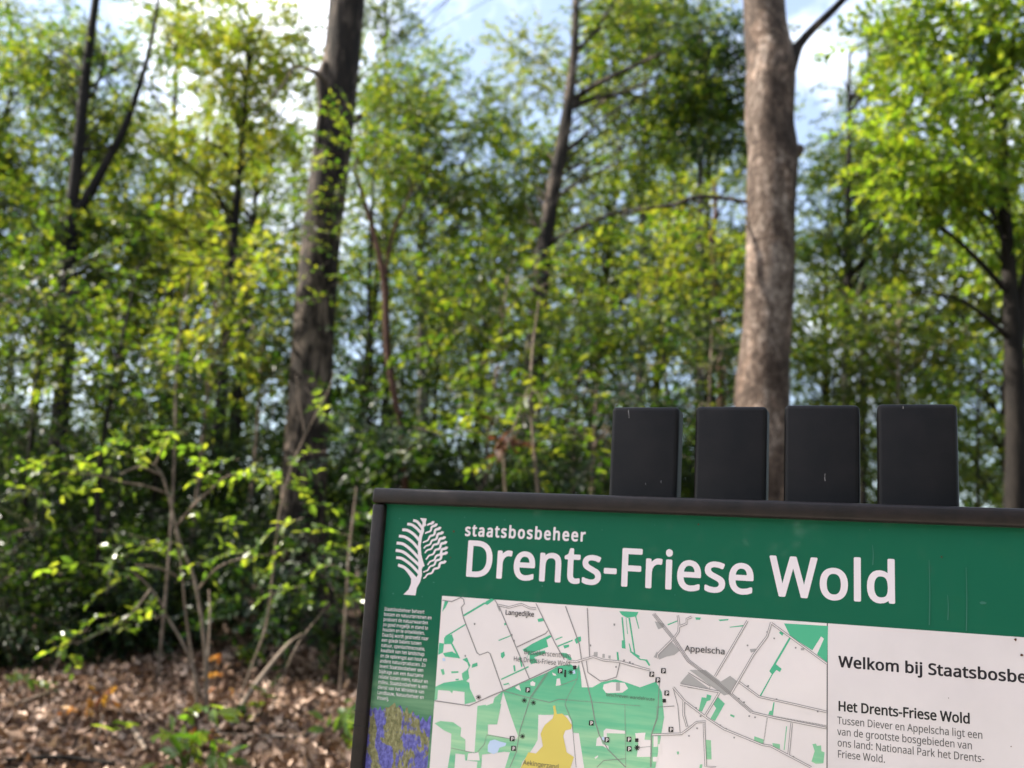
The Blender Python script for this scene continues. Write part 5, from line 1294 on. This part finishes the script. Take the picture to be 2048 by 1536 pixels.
for P, r in ((pl([(411, 1440), (412, 1330), (402, 1230), (386, 1150), (362, 1090), (342, 1010), (324, 950), (303, 926)], YS), [.013, .012, .011, .010, .009, .008, .007, .004]),
             (pl([(398, 1440), (386, 1330), (372, 1230), (362, 1130), (350, 1060)], (YS, 5.7)), [.009, .008, .007, .005, .003]),
             (pl([(405, 1400), (372, 1300), (335, 1235), (318, 1200), (290, 1165), (262, 1140)], (YS, 5.4)), [.009, .008, .007, .006, .005, .003]),
             (pl([(412, 1400), (416, 1320), (420, 1230), (418, 1180)], (YS, 5.8)), [.009, .007, .006, .004]),
             (pl([(330, 985), (290, 972), (245, 964), (190, 950), (120, 945)], (YS, 5.3)), [.006, .005, .005, .004, .002]),
             (pl([(320, 948), (285, 935), (262, 938), (240, 950)], (YS, 5.4)), [.007, .007, .006, .003]),
             (pl([(310, 930), (328, 890), (345, 868), (370, 862)], (YS, 5.7)), [.006, .005, .004, .002]),
             (pl([(355, 1050), (385, 1012), (420, 980), (450, 955), (500, 940)], (YS, 5.4)), [.007, .006, .006, .004, .002]),
             (pl([(395, 1180), (420, 1150), (445, 1130), (490, 1115), (545, 1108)], (YS, 5.4)), [.007, .006, .005, .004, .002]),
             (pl([(366, 1160), (345, 1148), (315, 1135), (270, 1130)], (YS, 5.4)), [.007, .007, .006, .003]),
             (pl([(300, 1180), (260, 1230), (210, 1260), (150, 1290)], (5.45, 5.2)), [.006, .005, .004, .002])):
    link('stem', Geo().tube(P, r, 6, 28, .05, rngS).mesh('stem', BARK['twig'], True, sb), shrub)
spA = leaves_at([(60, 985), (120, 930), (165, 915), (165, 950), (210, 940), (245, 890), (262, 900), (285, 872), (345, 862), (380, 870)], 5.5, 3, .05, 1, -.4)
spB = leaves_at([(430, 945), (455, 955), (480, 930), (520, 945), (560, 935)], 5.45, 3, .05, 2, .3)
spC = leaves_at([(190, 1125), (235, 1130), (285, 1110), (330, 1095), (360, 1090), (425, 1112), (465, 1108), (500, 1098), (540, 1105)], 5.45, 2, .06, 3)
spD = leaves_at([(240, 1185), (230, 1230), (195, 1245), (165, 1270), (130, 1300), (290, 1220), (310, 1235)], 5.35, 2, .05, 4, -.3)
spE = leaves_at([(340, 1010), (400, 1030), (425, 1040)], 5.6, 1, .05, 6)
me = foliage(rngS, 'foliage', np.concatenate([s[0] for s in (spA, spB, spC, spD, spE)]), np.concatenate([s[1] for s in (spA, spB, spC, spD, spE)]), 'shrub', [LEAF['shrub'], BARK['twig']], .6, .26, sb)
link('foliage', me, shrub)

# -- the long thin sapling right of it
def sapling(label, pix, y, r, spots, n, sp, seed, leaf='shrub', scale=.75, name='thin_sapling', bark='twig', tpl='shrub', side=()):
    P = grounded(pl(pix, y)) if pix[0][1] < 1380 else pl(pix, y)
    root = thing(name, P[0], label, 'sapling', 'thin saplings in the undergrowth')
    link('stem', Geo().tube(P, r, 6, 30, .05, rngS).mesh('stem', BARK[bark], True, P[0]), root)
    for S, q in side: link('branch', Geo().tube(pl(S, y), q, 5, 14, .04, rngS).mesh('branch', BARK[bark], True, P[0]), root)
    if spots:
        yy = y if not isinstance(y, tuple) else sum(y) / 2
        p, d = leaves_at(spots, yy, n, sp, seed)
        link('foliage', foliage(rngS, 'foliage', p, d, tpl, [LEAF[leaf], BARK[bark]], scale, .4, P[0]), root)
    return root
sapling('long thin pale stem curving up in front of the thick trunk', [(470, 1420), (505, 1330), (535, 1240), (548, 1120), (560, 1020), (585, 930), (612, 868), (655, 785), (668, 740)], 5.9, [.009, .008, .008, .007, .006, .006, .005, .004, .002],
        [(560, 960), (590, 935), (640, 1000), (600, 1040), (560, 1070), (640, 900), (665, 760), (590, 780), (620, 790)], 1, .07, 12, side=[([(610, 870), (598, 800), (592, 750)], [.005, .004, .002])])
sapling('short leaning sapling with pale leaves touching the left frame of the board', [(590, 1300), (640, 1230), (655, 1205)], 5.7, [.006, .004, .002], [(665, 1190), (640, 1095), (690, 1075), (660, 1120), (700, 1030), (610, 1180)], 2, .05, 13)
sapling('straight bare pale pole just left of the board corner', [(692, 1210), (698, 1110), (708, 1020), (713, 975)], 6.2, [.008, .008, .007, .006], [], 0, 0, 14)
sapling('pale forked stem with a dead brown leaf cluster above the top rail', [(1078, 1060), (1072, 950), (1064, 850), (1062, 770), (1066, 690), (1078, 600)], 6.6, [.012, .011, .010, .009, .007, .005],
        [(1100, 860), (1040, 880), (1120, 780), (1020, 760), (1130, 880), (1080, 700), (1000, 840), (960, 820)], 4, .12, 15, 'mid', .9, side=[([(1022, 870), (1040, 820), (1058, 770)], [.006, .006, .005]), ([(1068, 830), (1085, 800), (1100, 770)], [.005, .004, .003])])
sapling('thin upright pale stem left of the forked pale stem above the rail', [(1012, 1050), (1009, 960), (1008, 890)], 6.8, [.011, .010, .008], [(1020, 920), (900, 870), (880, 780), (860, 850), (1000, 860)], 3, .12, 16, 'mid', .8)
sapling('slender grey stem rising through the sunny bush at the left', [(335, 1150), (345, 1000), (350, 880), (352, 760), (362, 640), (378, 550)], 7.0, [.011, .010, .009, .008, .007, .005], [(200, 740), (240, 690), (290, 720), (180, 770), (110, 690), (330, 760), (420, 700), (350, 640), (240, 780)], 3, .10, 17, 'mid', .9)
# dead brown leaves hanging on the forked stem
p, d = leaves_at([(1005, 862), (990, 870), (1010, 885)], 6.6, 2, .03, 18)
dl = link('withered_leaf_cluster', foliage(rngS, 'withered_leaf_cluster', p, d, 'seed', [LEAF['rust'], BARK['red']], .9, .6, p[0])); dl.location = Vector(p[0])
tag(dl, 'small withered rust-brown leaf cluster hanging in front of the green bush', 'dead leaves')

# -- seedlings on the forest floor
def seedling(label, px, py, spots, leaf, n, sp, seed, y=None, scale=1.0):
    # stand it on the ground under that pixel
    d = ray(px, py); t = 2.0
    for _ in range(60):
        q = CAM + d * t
        t += (q[2] - float(ground(q[0], q[1]))) * 1.5
    b = CAM + d * t; b[2] = float(ground(b[0], b[1]))
    root = thing('seedling', b, label, 'seedling', 'seedlings on the leaf litter')
    yy = b[1]
    g = Geo(); rng = np.random.default_rng(seed)
    P, D = [], []
    for (sx, sy_) in spots:
        e = at(sx, sy_, yy + rng.uniform(-.08, .08))
        g.tube([b - np.array([0, 0, .02]), (b + e) / 2 + np.array([.01, 0, .02]), e], [.004, .003, .002], 5, 10)
        P.append(e + rng.normal(0, 1, (n, 3)) * sp); D.append(rng.normal(0, 1, (n, 3)) * np.array([1, .7, .3]) + np.array([0, -.3, -.1]))
    link('stem', g.mesh('stem', BARK['red'], True, b), root)
    link('foliage', foliage(rng, 'foliage', np.concatenate(P), np.concatenate(D), 'seed', [LEAF[leaf], BARK['red']], scale, .5, b), root)
    return b
seedling('orange-leaved seedling in the sunny litter at the lower left', 190, 1440, [(170, 1385), (205, 1390), (225, 1375), (150, 1420), (195, 1360), (140, 1410)], 'orange', 1, .02, 61, scale=.6)
seedling('drooping orange-leaved seedling right of the shrub stems', 450, 1400, [(450, 1340), (440, 1365), (455, 1350), (445, 1385), (440, 1310)], 'orange', 1, .02, 62, scale=.42)
seedling('red-leaved seedling in the litter at the bottom', 385, 1520, [(375, 1465), (390, 1478), (380, 1490)], 'orange', 1, .02, 63, scale=.5)
seedling('broad green seedling at the bottom edge', 380, 1555, [(330, 1525), (300, 1455), (395, 1440), (360, 1505), (410, 1500), (370, 1445)], 'shrub', 2, .03, 64, scale=.9)
seedling('green seedling against the lower left frame of the board', 690, 1500, [(690, 1420), (700, 1450), (680, 1480), (695, 1505), (675, 1440)], 'shrub', 3, .03, 65, scale=.8)
seedling('dark green seedling below the leaning sapling', 515, 1445, [(515, 1420), (500, 1400), (530, 1425)], 'mid', 2, .03, 66, scale=.7)
seedling('pale two-leaved seedling under the right side of the shrub', 480, 1340, [(465, 1300), (500, 1288), (480, 1295)], 'shrub', 1, .02, 67, scale=.7)
seedling('yellow-green seedling at the far left of the litter', 55, 1400, [(30, 1350), (60, 1365), (75, 1370)], 'shrub', 1, .03, 68, scale=.6)

# -- fallen sticks
def stick(label, pix, lift, r, bark='twig', name='fallen_stick'):
    P = []
    for (px, py, hz) in pix:
        d = ray(px, py); t = 2.0
        for _ in range(60):
            q = CAM + d * t
            t += (q[2] - float(ground(q[0], q[1])) - hz) * 1.5
        P.append(CAM + d * t)
    P = np.array(P)
    o = link(name, Geo().tube(P, r, 7, 24, .08, rngS).mesh(name, BARK[bark], True, P[0])); o.location = Vector(P[0])
    tag(o, label, 'stick', 'fallen sticks on the forest floor')
stick('thick leaning dead branch right of the shrub stems', [(455, 1458, .02), (490, 1400, .10), (530, 1345, .22), (575, 1290, .36), (605, 1268, .42)], 0, [.016, .015, .013, .011, .007])
stick('pale curved stick lying left of the seedling', [(18, 1415, .03), (60, 1398, .04), (100, 1385, .05), (140, 1375, .06)], 0, [.006, .008, .008, .005])
stick('stout short pale piece of branch in the sunlit litter', [(258, 1445, .02), (278, 1475, .03), (292, 1500, .03)], 0, [.012, .016, .010])
stick('arched light stick behind the shrub stems', [(300, 1300, .03), (320, 1290, .08), (345, 1287, .10), (372, 1295, .04)], 0, [.006, .009, .010, .008])
stick('short pale stick low beside the leaning branch', [(424, 1432, .03), (432, 1455, .03), (440, 1470, .02)], 0, [.006, .008, .006])
stick('thin stick reaching toward the board at the bottom', [(450, 1468, .02), (540, 1473, .03), (600, 1472, .03), (625, 1462, .04)], 0, [.004, .006, .007, .008])
stick('upright crooked grey stick at the left edge of the litter', [(118, 1380, .0), (105, 1365, .06), (108, 1340, .13), (122, 1310, .2)], 0, [.006, .006, .005, .003])
stick('pale crooked stick at the lower left', [(200, 1415, .03), (205, 1440, .03), (198, 1470, .02)], 0, [.008, .010, .006])
stick('dark thick stick lying across the back of the litter', [(420, 1308, .02), (500, 1312, .04), (580, 1300, .05)], 0, [.015, .016, .010], 'dark')
stick('long dark stick half buried at the bottom left', [(0, 1520, .02), (120, 1515, .03), (230, 1528, .02)], 0, [.010, .012, .008], 'dark')
